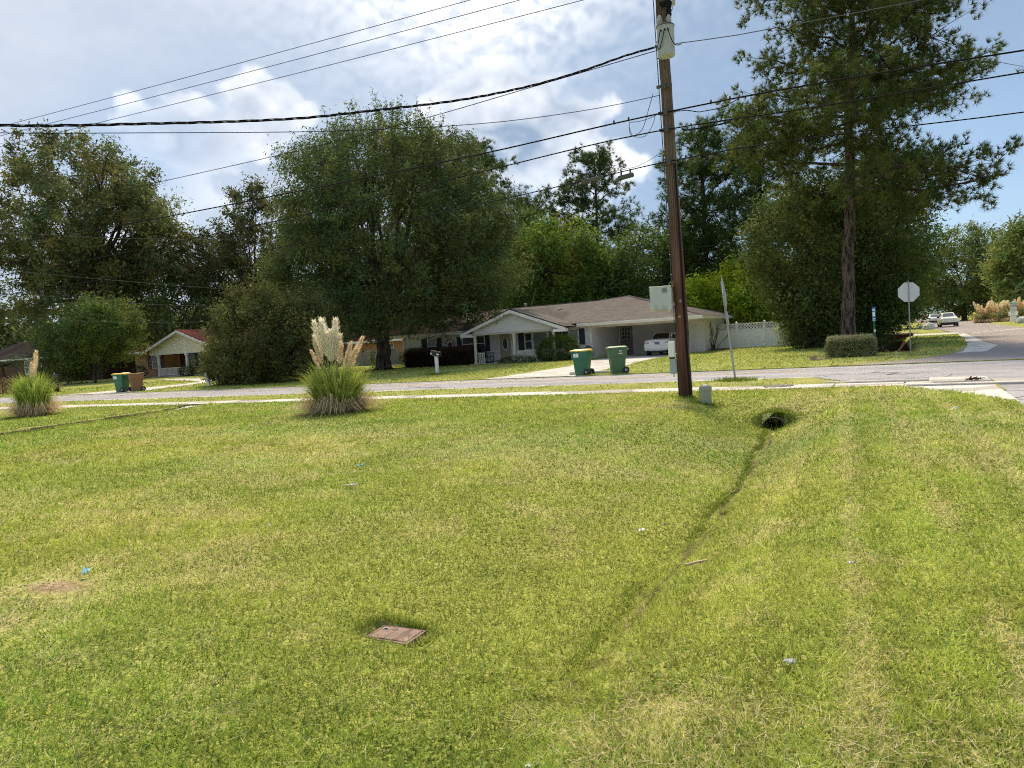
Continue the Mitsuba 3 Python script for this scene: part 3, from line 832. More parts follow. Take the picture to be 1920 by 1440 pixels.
def make_tree(name, label, base, lean_to, fork, crowns, leaf, trunk_r, nclump, per, tint, seed, group=None, spread=.5, spray=0.0, lumps=.5, inner=.45, gap=0.0, flat_base=None, limbs=14, up=.35, tintvar=.28, twigs=True, cat_='tree', trunks=None, gapf=.45, shoots=0):
    """crowns: list of (centre, radii, share). The trunk rises from base to fork and splits into limbs that reach into the crown."""
    rng = np.random.default_rng(seed)
    key = thing(name, label, cat_, group)
    base, fork = np.asarray(base, float), np.asarray(fork, float)
    bark = []
    if trunk_r > 0:
        t = np.linspace(0, 1, 9)[:, None]
        p = base + (fork - base) * t + rng.normal(0, .03, (9, 3)) * np.sin(t * np.pi)
        rr = trunk_r * np.array([1.75, 1.22, 1.05, 1.0, .97, .94, .9, .86, .8])
        p[1] = base + (fork - base) * .06
        bark.append(tube(p, rr, 12))
    V, C = [], []
    for c, rad, share in crowns:
        c, rad = np.asarray(c, float), np.asarray(rad, float)
        pts = crown_points(c, rad, int(nclump * share), rng, seed, inner, lumps, flat_base, gap, gapf)
        v, col = foliage(pts, c, rad, per, leaf, spread, tint, rng, seed, spray, up, tintvar=tintvar)
        V.append(v)
        C.append(col)
        if shoots and share > .4:
            d = rng.normal(0, 1, (shoots, 3)) * np.array([1, 1, .6]) + np.array([0, 0, .9])
            d /= np.linalg.norm(d, axis=1, keepdims=True)
            foot = c + d * rad * rng.uniform(.84, .96, (shoots, 1))
            k = np.repeat(np.arange(shoots), 46)
            w = d * np.array([.55, .55, .4]) + np.array([0, 0, .8]) + rng.normal(0, .18, (shoots, 3))
            pp = foot[k] + w[k] * (rng.uniform(0, 1, len(k)) * rng.uniform(.7, 1.5, shoots)[k])[:, None] + rng.normal(0, .07, (len(k), 3))
            V.append(leaf_tris(pp, w[k], leaf * .9, rng, .45))
            C.append(np.repeat(2.3 * np.asarray(tint) * rng.uniform(.7, 1.4, (len(k), 1)), 3, 0))
        if trunk_r > 0:
            tips = pts[rng.choice(len(pts), min(len(pts), int(limbs * share) + 2), replace=False)]
            for tip in tips:
                m, path = limb(fork, tip, trunk_r * .42, .03, rng, 7, .10)
                bark.append(m)
                if twigs:
                    near = pts[np.argsort(np.linalg.norm(pts - tip, axis=1))[1:5]]
                    for q in near:
                        bark.append(limb(path[4], q, trunk_r * .14 + .015, .012, rng, 4, .06, 4)[0])
    if bark:
        part(key, 'trunk', cat(bark), 'bark', smooth=True)
    vv, cc = np.vstack(V), np.vstack(C)
    part(key, 'crown', M(vv, np.arange(len(vv)).reshape(-1, 3)), 'leaf_blades', color=cc)
    return key


def make_pine(name, label, base, top, r0, z0, reach, seed, n_branch=46, tufts=9, needle=.24, tint=(.045, .068, .020), group=None, crown_pow=.8, droop=.0, needles=20, bias=None, dense=8):
    """A pine: one straight bole, branches in ragged whorls, needle tufts at the ends of their twigs."""
    rng = np.random.default_rng(seed)
    key = thing(name, label, 'tree', group)
    base, top = np.asarray(base, float), np.asarray(top, float)
    t = np.linspace(0, 1, 14)[:, None]
    p = base + (top - base) * t + rng.normal(0, .06, (14, 3)) * np.sin(t * np.pi) * np.array([1, 1, 0])
    bark = [tube(p, np.interp(t[:, 0], [0, .03, .12, .6, 1], [1.5 * r0, 1.15 * r0, r0, .62 * r0, .05]), 12)]
    ends, outs = [], []
    H = top[2] - base[2]
    for i in range(n_branch):
        h = (i + rng.uniform(0, 1)) / n_branch
        z = z0 + (top[2] - z0) * h ** .9
        f = (z - base[2]) / H
        at = base + (top - base) * f
        a = i * 2.399 + rng.normal(0, .4)
        L = reach * (0.28 + 0.72 * (1 - h) ** crown_pow) * rng.uniform(.6, 1.12)
        d = np.array([math.cos(a), math.sin(a), 0])
        if bias is not None:
            L *= 1 + .35 * float(d @ np.asarray(bias))
        rise = rng.normal(.12 + .55 * h, .14) - droop * (1 - h)
        tip = at + d * L + np.array([0, 0, rise * L])
        m, path = limb(at, tip, r0 * .24 * (1 - .6 * h) + .02, .02, rng, 8, -.05 if h < .5 else .04, 5)
        bark.append(m)
        k = max(3, int(tufts * L / reach * 1.6))
        for _ in range(k):
            s = rng.uniform(.30, 1.0) ** .7
            q = path[min(7, int(s * 7))]
            off = rng.normal(0, 1, 3) * np.array([1, 1, .6]) * (.34 + .16 * L)
            e = q + off * .75 + d * .2
            bark.append(limb(q, e, .022, .010, rng, 3, 0, 3)[0])
            for _ in range(dense):
                ends.append(e + rng.normal(0, .21, 3))
                outs.append(off / (np.linalg.norm(off) + 1e-9) * .7 + np.array([0, 0, .55]) + d * .3)
    ends, outs = np.array(ends), np.array(outs)
    k = np.repeat(np.arange(len(ends)), needles)
    dd = outs[k] * .75 + rng.normal(0, .62, (len(k), 3))
    dd /= np.linalg.norm(dd, axis=1, keepdims=True)
    side = np.cross(dd, rng.normal(0, 1, (len(k), 3)))
    side /= np.linalg.norm(side, axis=1, keepdims=True)
    L = needle * rng.uniform(.7, 1.25, len(k))[:, None]
    w = needle * .048
    v = np.stack([ends[k] - side * w, ends[k] + side * w, ends[k] + dd * L], 1).reshape(-1, 3)
    tv = np.clip(1 + .30 * rng.normal(0, 1, (len(ends), 1)), .5, 2.0)[k]
    hue = (rng.normal(0, 1, len(ends))[:, None] * np.array([.16, .03, -.05]))[k]
    col = np.repeat(2.4 * np.asarray(tint) * tv * (1 + hue) * rng.uniform(.8, 1.2, (len(k), 1)), 3, 0)
    part(key, 'trunk', cat(bark), 'bark', smooth=True)
    part(key, 'crown', M(v, np.arange(len(v)).reshape(-1, 3)), 'leaf_blades', color=np.clip(col, .003, .6))
    return key


# the broad oak in the front yard
make_tree('oak_tree', 'broad dark green oak with a thick trunk on the front lawn of the white house', (-31.0, 42.7, 0.05), None, (-30.85, 42.8, 3.6),
          [((-30.3, 43.4, 9.1), (7.9, 7.2, 8.2), .76), ((-36.0, 41.6, 6.6), (3.4, 3.6, 3.7), .10), ((-25.0, 45.2, 7.4), (3.6, 4.0, 4.4), .10), ((-33.6, 42.0, 12.0), (3.6, 3.6, 3.6), .06)], .155, .46, 1900, 92, (.050, .068, .027), 3, spread=.22, spray=1.05, lumps=.50, inner=.42, gap=.30, shoots=170, flat_base=2.75, limbs=34, up=.5, tintvar=.22)
# the big pine on the corner
make_pine('pine_tree', 'tallest pine with a straight bare trunk rising behind the clipped hedge', (-1.9, 41.8, 0.0), (-1.05, 43.4, 20.3), .31, 8.0, 6.5, 11, n_branch=58, tufts=27, needle=.29, tint=(.045, .060, .018), crown_pow=.46, droop=.12, needles=24, dense=8, bias=(.10, .05, 0))
# pines and trees standing behind the white house
make_pine('pine_tree', 'dark pine standing alone above the carport roof, left of the utility pole', (-27.2, 76.5, 0), (-27.1, 77.0, 20.2), .26, 8.5, 4.8, 12, n_branch=40, tufts=10, needle=.42, tint=(.036, .056, .022), crown_pow=.6)
make_pine('pine_tree', 'dense dark pine just right of the utility pole behind the vinyl fence', (-13.6, 64.5, 0), (-13.4, 64.5, 17.2), .27, 3.2, 4.6, 13, n_branch=58, tufts=12, needle=.40, tint=(.034, .056, .018), crown_pow=.5, needles=16)
make_pine('pine_tree', 'dark green pine half hidden by the tall corner pine', (-8.6, 62.8, 0), (-8.6, 62.6, 17.4), .27, 3.0, 5.0, 14, n_branch=56, tufts=12, needle=.40, tint=(.038, .060, .018), crown_pow=.5, needles=16)
make_pine('pine_tree', 'rounded dark pine top showing behind the right side of the oak', (-35.4, 64.9, 0), (-35.3, 64.9, 20.0), .30, 7, 5.2, 15, n_branch=44, tufts=11, needle=.42, tint=(.034, .054, .020), crown_pow=.45)
make_pine('pine_tree', 'narrow dark pine top showing behind the middle of the oak', (-40.5, 63.0, 0), (-40.4, 63.0, 21.0), .28, 9, 4.2, 16, n_branch=34, tufts=10, needle=.42, tint=(.036, .056, .020), crown_pow=.5)
make_tree('shade_tree', 'yellowish green tree behind the roof ridge of the white house', (-25.9, 61.6, 0), None, (-25.8, 61.6, 3), [((-25.8, 61.6, 6.6), (4.9, 4.4, 5.0), 1.0)], .24, .22, 420, 62, (.066, .098, .020), 21, spread=.55, lumps=.45, inner=.5)
make_tree('shade_tree', 'dark green tree between the oak and the yellowish tree, behind the roof', (-32.5, 67.0, 0), None, (-32.4, 67, 4), [((-32.0, 67.0, 8.2), (5.6, 5, 6.0), 1.0)], .27, .25, 420, 62, (.044, .068, .022), 22, spread=.6, lumps=.45)
make_tree('shade_tree', 'low green tree behind the carport roof beside the utility pole', (-18.4, 64.8, 0), None, (-18.3, 64.8, 2.4), [((-18.2, 64.8, 5.6), (4.6, 4, 4.9), .6), ((-22.5, 66.2, 4.9), (3.4, 3, 4.3), .25), ((-14.6, 66.0, 6.6), (3.0, 3, 5.2), .15)], .25, .2, 560, 60, (.050, .078, .022), 23, spread=.6, lumps=.5)
make_pine('pine_tree', 'broad dark pine crown just right of the oak behind the yellowish tree', (-33.0, 74.5, 0), (-32.8, 74.5, 15.6), .27, 6, 6.2, 17, n_branch=40, tufts=10, needle=.44, tint=(.034, .052, .018), crown_pow=.35, needles=14)
make_tree('bare_tree', 'thin pale tree with sparse twigs showing above the carport roof', (-20.2, 84, 0), None, (-20.2, 84, 5.5), [((-20.2, 84, 10.4), (2.8, 2.6, 3.6), 1.0)], .22, .14, 90, 30, (.13, .14, .09), 24, spread=.5, lumps=.6, gap=.4)
# understory beneath the corner pine
make_tree('understory_tree', 'drooping olive green tree right beside the trunk of the corner pine', (-4.0, 46.2, 0), None, (-4.0, 46.2, 1.7), [((-3.7, 46.3, 5.4), (3.5, 3.2, 4.3), .75), ((-3.4, 46.4, 2.0), (1.5, 1.8, 2.0), .25)], .15, .18, 700, 80, (.050, .068, .024), 31, spread=.26, spray=.8, up=-.25, lumps=.4, inner=.45, limbs=18)
make_tree('understory_tree', 'dark green bushy tree behind the stop sign, right of the pine trunk', (-1.9, 47.5, 0), None, (-1.7, 47.5, 1.6), [((-0.9, 47.4, 3.0), (2.4, 2.2, 3.0), .55), ((-0.6, 49.2, 6.2), (3.2, 3.0, 4.4), .45)], .15, .16, 640, 76, (.040, .060, .018), 32, spread=.36, lumps=.5)
make_tree('understory_tree', 'dark leafy thicket between the vinyl fence and the corner pine', (-2.4, 57.5, 0), None, (-2.4, 57.5, 2), [((-1.8, 57.5, 5.8), (4.6, 3.0, 5.6), 1.0)], .2, .2, 420, 66, (.040, .058, .018), 33, spread=.5, lumps=.4)
make_tree('leafy_shrub', 'bright lime green shrub rising above the white vinyl fence', (-9.4, 58.0, 0), None, (-9.4, 58, 1.2), [((-8.9, 58.2, 3.7), (3.1, 2.4, 3.0), .7), ((-6.4, 57.6, 3.2), (2.2, 1.8, 2.2), .3)], .19, .1, 360, 76, (.140, .205, .018), 34, spread=.30, spray=.5, up=.1, lumps=.5, tintvar=.34, cat_='shrub')
make_tree('leafy_shrub', 'smaller bright green shrub behind the right end of the carport roof', (-12.9, 58.4, 0), None, (-12.9, 58.4, 1.2), [((-12.9, 58.4, 3.1), (2.3, 1.9, 2.2), 1.0)], .18, .08, 180, 76, (.130, .190, .018), 35, spread=.30, spray=.45, up=.1, lumps=.5, tintvar=.34, cat_='shrub')
make_tree('leafy_shrub', 'open grey green shrub with pale leaves in front of the vinyl fence', (-5.3, 51.4, 0), None, (-5.3, 51.4, .5), [((-4.7, 51.2, .9), (1.5, 1.2, 1.05), 1.0)], .13, .05, 150, 40, (.16, .20, .11), 36, spread=.22, spray=.3, lumps=.5, cat_='shrub')
# left side of the picture
make_tree('shade_tree', 'tall spreading tree with olive leaves at the left edge behind the houses', (-77.5, 54.5, 0), None, (-77.0, 54.5, 8.5), [((-77.4, 54.5, 17.0), (8.8, 8.8, 9.4), .62), ((-72.6, 56.0, 16.4), (5.6, 5.5, 6.0), .22), ((-84.0, 53.0, 13.0), (6.5, 6, 7.5), .16)], .30, .5, 820, 84, (.068, .080, .034), 41, spread=.40, spray=1.1, up=.25, lumps=.55, inner=.35, gap=.40, gapf=.33, limbs=30)
make_tree('shade_tree', 'dark green tree filling in beneath the tall spreading tree at left', (-74, 62, 0), None, (-74, 62, 3), [((-74, 62, 6.8), (9.5, 6.5, 6.4), 1.0)], .30, .3, 420, 66, (.052, .068, .026), 42, spread=.6, lumps=.4)
make_tree('sparse_tree', 'thin dark tree with open crown and a nest clump, left of the oak', (-61.5, 62.5, 0), None, (-61.4, 62.5, 6.5), [((-60.6, 62.6, 13.6), (4.8, 4.6, 6.6), .6), ((-67.0, 62.0, 12.2), (4.6, 4.4, 4.6), .4)], .28, .3, 380, 64, (.048, .056, .026), 43, spread=.30, spray=.9, up=.3, lumps=.6, gap=.44, inner=.2, limbs=34)
make_tree('shade_tree', 'low dark tree line behind the red roofed house', (-62, 70, 0), None, (-62, 70, 3), [((-62, 70, 5.2), (8.0, 5, 4.6), .7), ((-52.0, 68, 6.2), (5.5, 5, 5.4), .3)], .30, .25, 430, 60, (.038, .052, .020), 44, spread=.6, lumps=.4)
make_tree('shade_tree', 'dark tree filling the gap between the red roofed house and the oak', (-48.5, 70.5, 0), None, (-48.5, 70.5, 3), [((-47.0, 70.5, 6.6), (6.2, 5, 6.2), 1.0)], .28, .25, 330, 60, (.042, .060, .020), 45, spread=.6, lumps=.4)
make_tree('large_shrub', 'massed dark olive shrubs along the road beside the leaning white post', (-31.2, 31.6, 0), None, (-31.0, 31.6, .8), [((-31.6, 31.8, 2.5), (2.7, 1.9, 2.8), .46), ((-28.9, 32.6, 2.4), (2.3, 1.9, 2.4), .40), ((-34.0, 32.0, 1.1), (1.6, 1.2, 1.1), .14)], .115, .12, 900, 84, (.058, .066, .024), 46, spread=.22, spray=.42, up=.15, lumps=.42, inner=.5, tintvar=.34, cat_='shrub')
make_tree('large_shrub', 'many stemmed green crepe myrtle in front of the dark roofed house', (-63.4, 44.2, 0), None, (-63.3, 44.2, 1.8), [((-62.0, 44.6, 4.6), (3.6, 2.6, 3.0), .6), ((-66.3, 43.6, 3.0), (3.2, 2.2, 2.6), .4)], .17, .12, 440, 80, (.058, .080, .024), 47, spread=.26, spray=.8, up=.45, lumps=.75, gap=.36, cat_='shrub')
# up the side street
street = [((11.6, 152, 8.3), (8.6, 8, 7.6), 'broad tree arching over the side street behind the two cars', 51, (.060, .080, .026)), ((18.6, 128, 7.6), (6.2, 6, 7.0), 'light green tree at the right edge behind the plumed grass', 52, (.085, .108, .034)),
          ((1.5, 175, 8.0), (7.5, 8, 8.0), 'dark tree at the far end of the side street', 53, (.040, .056, .022)), ((-1.6, 100, 6.2), (4.0, 5, 6.2), 'dark tree on the left of the side street behind the bushy thicket', 54, (.042, .058, .020)), ((27, 190, 9), (10, 9, 9), 'far tree behind the light green tree at right', 55, (.070, .085, .040))]
for c, rad, lab, sd, tint in street:
    make_tree('street_tree', lab, (c[0], c[1], 0), None, (c[0], c[1], 3.2), [(c, rad, 1.0)], .40, .38, 330, 60, tint, sd, group=None, spread=.75, lumps=.45, flat_base=1.2)
make_pine('street_pine', 'dark pine at the far right edge beyond the plumed grass', (23.5, 150, 0), (23.5, 150, 17.5), .3, 4, 5.2, 56, n_branch=36, tufts=9, needle=.6, tint=(.036, .052, .022), needles=12)
rngf = np.random.default_rng(77)
fv, fc = [], []
for i in range(46):
    a = math.radians(-66 + i * 1.75)
    D = 118 + 26 * rngf.uniform() + (90 if -4 < math.degrees(a) < 9 else 0)
    c = np.array([D * math.sin(a), D * math.cos(a), 4.6 + 1.8 * rngf.uniform()])
    rad = np.array([4.6, 4.6, 5.6])
    pts = crown_points(c, rad, 62, rngf, i + 100)
    v, cl = foliage(pts, c, rad, 34, .62, 1.0, np.array([.042, .056, .022]) * rngf.uniform(.8, 1.25), rngf, i)
    fv.append(v)
    fc.append(cl)
fv, fc = np.vstack(fv), np.vstack(fc)
single('distant_woods', 'far dark wood closing the view behind all houses and trees', 'woods', M(fv, np.arange(len(fv)).reshape(-1, 3)), 'leaf_blades', kind='stuff', color=fc)


# clipped and small shrubs
def shrub(name, label, c, rad, n, per, leaf, tint, seed, boxy=False, group=None, cat_='shrub', top_tint=None, bump=.12):
    rng = np.random.default_rng(seed)
    c, rad = np.asarray(c, float), np.asarray(rad, float)
    d = rng.uniform(-1, 1, (n, 3))
    if boxy:
        k = rng.choice(3, n, p=[.25, .35, .40])
        d[np.arange(n), k] = np.sign(d[np.arange(n), k])
        d[:, 2] = np.where(k == 2, 1, d[:, 2])
        q = np.abs(d)
        d = d / np.maximum(1, ((q ** 7).sum(1) ** (1 / 7)))[:, None]
    else:
        d = rng.normal(0, 1, (n, 3))
        d /= np.linalg.norm(d, axis=1, keepdims=True)
        d *= (.75 + .35 * meshkit.fbm(d * 2.2 + seed, 3, seed))[:, None]
    pos = c + d * rad * rng.uniform(.86, 1.0 + bump * .4, (n, 1))
    pos[:, 2] = np.maximum(pos[:, 2], .04)
    tint = np.asarray(tint) * 2.0
    k = np.repeat(np.arange(n), per)
    pp = pos[k] + rng.normal(0, leaf * .8, (len(k), 3))
    pp[:, 2] = np.maximum(pp[:, 2], .03)
    v = leaf_tris(pp, d[k] + np.array([0, 0, .3]), leaf, rng, .6)
    col = np.asarray(tint) * np.clip(1 + .3 * rng.normal(0, 1, (n, 1)), .4, 2)[k] * rng.uniform(.75, 1.3, (len(k), 1))
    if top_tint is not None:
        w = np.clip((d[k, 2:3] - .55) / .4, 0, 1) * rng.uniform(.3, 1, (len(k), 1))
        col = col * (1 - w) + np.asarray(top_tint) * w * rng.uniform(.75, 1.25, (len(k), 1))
    key = thing(name, label, cat_, group)
    part(key, 'leaves', M(v, np.arange(len(v)).reshape(-1, 3)), 'leaf_blades', color=np.repeat(np.clip(col, .003, .6), 3, 0))
    st = [limb(np.array([c[0] + rng.normal(0, rad[0] * .25), c[1] + rng.normal(0, rad[1] * .25), 0]), pos[j] * .85 + c * .15, .025, .008, rng, 4, .05, 4)[0] for j in rng.integers(0, n, 9)]
    part(key, 'stems', cat(st), 'bark', smooth=True)
    return key


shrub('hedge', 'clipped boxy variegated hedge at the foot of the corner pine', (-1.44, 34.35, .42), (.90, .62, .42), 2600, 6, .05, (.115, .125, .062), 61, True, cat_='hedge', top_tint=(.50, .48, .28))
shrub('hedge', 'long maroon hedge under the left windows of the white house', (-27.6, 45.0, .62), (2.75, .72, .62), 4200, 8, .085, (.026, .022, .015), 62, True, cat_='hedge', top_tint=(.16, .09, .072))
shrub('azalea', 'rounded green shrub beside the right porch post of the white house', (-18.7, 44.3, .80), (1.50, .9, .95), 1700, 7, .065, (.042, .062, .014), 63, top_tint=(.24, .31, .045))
shrub('azalea', 'low dark green shrubs along the porch railing', (-21.4, 43.9, .26), (1.5, .35, .30), 420, 5, .06, (.045, .070, .020), 64)
shrub('azalea', 'small bluish shrub at the brick end of the front wall', (-17.1, 45.4, .45), (.40, .40, .50), 160, 5, .05, (.060, .062, .058), 65)
shrub('azalea', 'light green shrub right of the oak trunk', (-30.3, 45.6, .72), (1.3, .8, .80), 420, 6, .075, (.085, .125, .024), 66)
shrub('azalea', 'light green shrub left of the oak trunk', (-33.4, 45.6, .8), (.8, .7, .85), 260, 6, .075, (.080, .120, .026), 67)
shrub('azalea', 'small dark shrub beside the porch of the red roofed house', (-66.6, 51.2, .6), (.9, .6, .75), 200, 5, .1, (.040, .055, .022), 68)
shrub('azalea', 'dark shrub in front of the white porch rail at left', (-59.3, 50.6, .5), (1.0, .6, .6), 200, 5, .1, (.045, .060, .022), 69)
shrub('azalea', 'brownish low shrub behind the left plumed grass clump', (-53.4, 31.0, .55), (2.0, .6, .6), 300, 5, .08, (.090, .070, .040), 70)
shrub('azalea', 'dark brush at the foot of the bushy tree behind the blue sign', (-1.2, 45.6, .8), (1.5, .7, 1.0), 420, 5, .09, (.034, .048, .016), 71)
shrub('azalea', 'dark brush in shade behind the clipped hedge', (-3.6, 44.6, .6), (1.5, .6, .8), 360, 5, .09, (.040, .056, .018), 72)


def frond_plant(name, label, c, n, L, rise, width, tint, seed, cat_, trunk_h=0.0, leaflets=20):
    rng = np.random.default_rng(seed)
    key = thing(name, label, cat_)
    c = np.asarray(c, float)
    V, C = [], []
    for i in range(n):
        a = i * 2.399 + rng.normal(0, .2)
        el = rng.uniform(.15, 1.25)
        s = np.linspace(0, 1, leaflets)
        ll = L * rng.uniform(.75, 1.1)
        d = np.array([math.cos(a), math.sin(a), 0])
        path = c + np.array([0, 0, trunk_h]) + d * (s * ll * math.cos(el * .6))[:, None] + np.array([0, 0, 1.0]) * (ll * (math.sin(el) * s - rise * s ** 2))[:, None]
        sd = np.cross(d, [0, 0, 1])
        for sg in (-1, 1):
            w = width * np.sin(np.clip(s * 1.1 + .12, 0, 1) * np.pi) ** .6
            tip = path + sd * (sg * w)[:, None] + d * (w * .6)[:, None] - np.array([0, 0, .25]) * w[:, None]
            e = d * (ll / leaflets * .55)
            V.append(np.stack([path - e * .5, path + e * .5, tip], 1).reshape(-1, 3))
            C.append(np.repeat(np.asarray(tint) * rng.uniform(.7, 1.3, (leaflets, 1)), 3, 0))
    V, C = np.vstack(V), np.vstack(C)
    V[:, 2] = np.maximum(V[:, 2], .03)
    part(key, 'fronds', M(V, np.arange(len(V)).reshape(-1, 3)), 'leaf_blades', color=C)
    part(key, 'trunk', lathe([(0, 0), (.16, 0), (.15, max(.2, trunk_h)), (0, max(.25, trunk_h + .08))], c, 10), 'bark', smooth=True)
    return key


frond_plant('sago_palm', 'low arching sago palm behind the two bins at left', (-42.9, 32.6, 0), 34, 1.25, .62, .20, (.150, .145, .075), 81, 'palm', .35)
frond_plant('palm', 'fan of drooping palm fronds at the left edge of the view', (-58.2, 33.4, 0), 54, 3.1, .80, .5, (.075, .115, .075), 82, 'palm', 2.0, 18)
frond_plant('sago_palm', 'flat brown fronded plant by the left mailbox', (-49.4, 31.6, 0), 22, 1.0, .62, .22, (.16, .125, .075), 83, 'palm', .3)


def pampas(name, label, c, n, H, spread, plumes, seed, tint=(.15, .19, .050), plume_tint=(.66, .56, .42), group=None, w=.012, dead=.30, pw=.10):
    """A tussock of arching blades with feathery plumes on stalks; plumes: list of (dx, dy, top height, length)."""
    rng = np.random.default_rng(seed)
    key = thing(name, label, 'plumed grass', group)
    c = np.asarray(c, float)
    a = rng.uniform(0, 2 * np.pi, n)
    r0 = .44 * spread * np.sqrt(rng.uniform(0, 1, n))
    out = rng.beta(1.4, 2.4, n) * spread * .95
    hh = H * rng.uniform(.55, 1.05, n) * (1 - .35 * (out / spread) ** 2)
    isdead = rng.uniform(0, 1, n) < dead
    hh = np.where(isdead, hh * rng.uniform(.15, .55, n), hh)
    out = np.where(isdead, out * .9 + .25, out)
    r0 = np.where(isdead, r0 * .6 + .30 * spread, r0)
    d = np.stack([np.cos(a), np.sin(a), 0 * a], -1)
    side = np.stack([-np.sin(a), np.cos(a), 0 * a], -1)
    S = [0, .38, .72, 1.0]
    P = []
    arch = rng.uniform(.05, .42, n)
    for s in S:
        zz = hh * (s * (1.35) - s ** 3 * (.35 + arch))
        zz = np.where(isdead & (s == 1.0), np.minimum(zz, hh * .25), zz)
        P.append(c + d * (r0 + out * s ** 1.7)[:, None] + np.array([0, 0, 1.0]) * np.maximum(zz, .015)[:, None])
    V = []
    ww = [w, w * .9, w * .6]
    for i in range(3):
        a0, a1 = P[i] - side * ww[i], P[i] + side * ww[i]
        if i < 2:
            b0, b1 = P[i + 1] - side * ww[i + 1], P[i + 1] + side * ww[i + 1]
            V += [np.stack([a0, a1, b1], 1), np.stack([a0, b1, b0], 1)]
        else:
            V.append(np.stack([a0, a1, P[3]], 1))
    col = np.where(isdead[:, None], np.array([.62, .50, .32]) * rng.uniform(.6, 1.3, (n, 1)), np.asarray(tint) * rng.uniform(.65, 1.4, (n, 1)))
    C = np.vstack([np.repeat(col, 3, 0)] * len(V))
    V = np.vstack([v.reshape(-1, 3) for v in V])
    part(key, 'blades', M(V, np.arange(len(V)).reshape(-1, 3)), 'leaf_blades', color=C)
    for dx, dy, top, L in plumes:
        foot = c + np.array([dx * .25, dy * .25, .2])
        tip = c + np.array([dx, dy, top])
        t = np.linspace(0, 1, 8)[:, None]
        path = foot + (tip - foot) * t
        path[:, :2] += (tip - foot)[:2] * (t ** 2 - t) * .5
        m = 460
        tone = np.asarray(plume_tint) * (np.array([.93, .85, .80]) if top < .78 * max(q_[2] for q_ in plumes) and len(plumes) > 4 else 1.0)
        path[:, 0] += t[:, 0] ** 4 * .10 * L * (1 if dx > 0 else .5)
        u = rng.beta(1.2, 1.4, m)
        k = np.clip((1 - L * u / (top - .2)) * 7, 0, 6.999)
        i = k.astype(int)
        q = path[i] + (path[i + 1] - path[i]) * (k - i)[:, None]
        rad = pw * L / .8 * np.clip(1.25 * np.sin(np.clip(u * .80 + .02, 0, 1) * np.pi) ** 1.1, 0, 1)
        aa = rng.uniform(0, 2 * np.pi, m)
        o = np.stack([np.cos(aa), np.sin(aa), 0 * aa], -1)
        ax = (tip - foot) / np.linalg.norm(tip - foot)
        q2 = q + o * (rad * rng.uniform(.15, .8, m))[:, None]
        q3 = q2 + (o * .55 + ax * .75 + np.array([.12, 0, -.1])) * rng.uniform(.06, .16, m)[:, None] * L / .7
        sd = np.cross(o, ax) * .012 * L / .7
        Vp = np.stack([q2 - sd, q2 + sd, q3], 1).reshape(-1, 3)
        Cp = np.repeat(tone * (1 + rng.normal(0, .06)) * rng.uniform(.78, 1.15, (m, 1)), 3, 0)
        pk = part(key, 'plume', M(Vp, np.arange(len(Vp)).reshape(-1, 3)), 'leaf_blades', color=np.clip(Cp, 0, .9))
        part(key, 'stalk', tube(path, np.linspace(.008, .004, 8), 5), 'twig_wood', smooth=True)
    return key


# placed by where each plume stands in the tussock
PL = [p for i, p in enumerate([(-.52, -.10, 2.36, .85), (-.40, .06, 2.40, .95), (-.30, -.06, 2.34, .90), (-.20, .10, 2.30, .85), (.06, .0, 2.36, .85), (-.02, .12, 2.20, .75), (-.62, .0, 2.0, .62), (-.66, -.1, 1.62, .5), (-.10, -.12, 2.05, .75), (-.24, -.16, 1.95, .7), (.10, .1, 1.98, .7), (.24, 0, 1.72, .5), (.42, .08, 1.62, .52), (.52, 0, 1.76, .55), (.84, .02, 1.86, .72), (.70, -.08, 1.6, .5), (-.45, -.2, 1.85, .6), (-.05, -.2, 1.70, .55), (-.36, .15, 2.12, .8), (-.14, 0, 2.18, .85), (.0, -.1, 2.1, .8)]) if i not in (3, 9, 17, 18, 19)]
pampas('pampas_grass', 'big pampas grass clump with tall cream plumes near the sidewalk', (-12.62, 15.3, .02), 2900, 1.52, 1.18, PL, 91, tint=(.38, .45, .12), plume_tint=(.93, .88, .77), w=.012, pw=.080, dead=.26)
pampas('pampas_grass', 'smaller green pampas grass clump with two tan plumes at far left', (-26.1, 15.9, .02), 2200, 1.72, .95, [(-.12, .1, 1.82, .50), (.06, .1, 1.76, .42), (.34, 0, 2.2, .58)], 92, tint=(.34, .44, .10), plume_tint=(.88, .76, .60), w=.011, dead=.28, pw=.11)
ppr = np.random.default_rng(9)
for i, (x, y) in enumerate(((10.6, 112), (12.2, 110.5), (13.8, 109), (15.6, 107), (17.6, 104.5))):
    tall = (2.55, 2.7, 2.8, 3.5, 3.6)[i]
    pampas('roadside_pampas_grass', ('leftmost pampas clump of the row beside the far street', 'second pampas clump of the far roadside row', 'third pampas clump of the far roadside row', 'tall cream plumed pampas clump behind the stacked signs', 'pampas clump at the right edge of the far roadside row')[i], (x, y, 0), 1200, tall * .66, 1.7,
           [(ppr.uniform(-1.0, 1.0), ppr.normal(0, .4), tall * ppr.uniform(.66, 1.05), 1.0) for _ in range(18)], 93 + i, tint=(.36, .36, .17), plume_tint=(.88, .78, .60), group=None, w=.03, pw=.17)

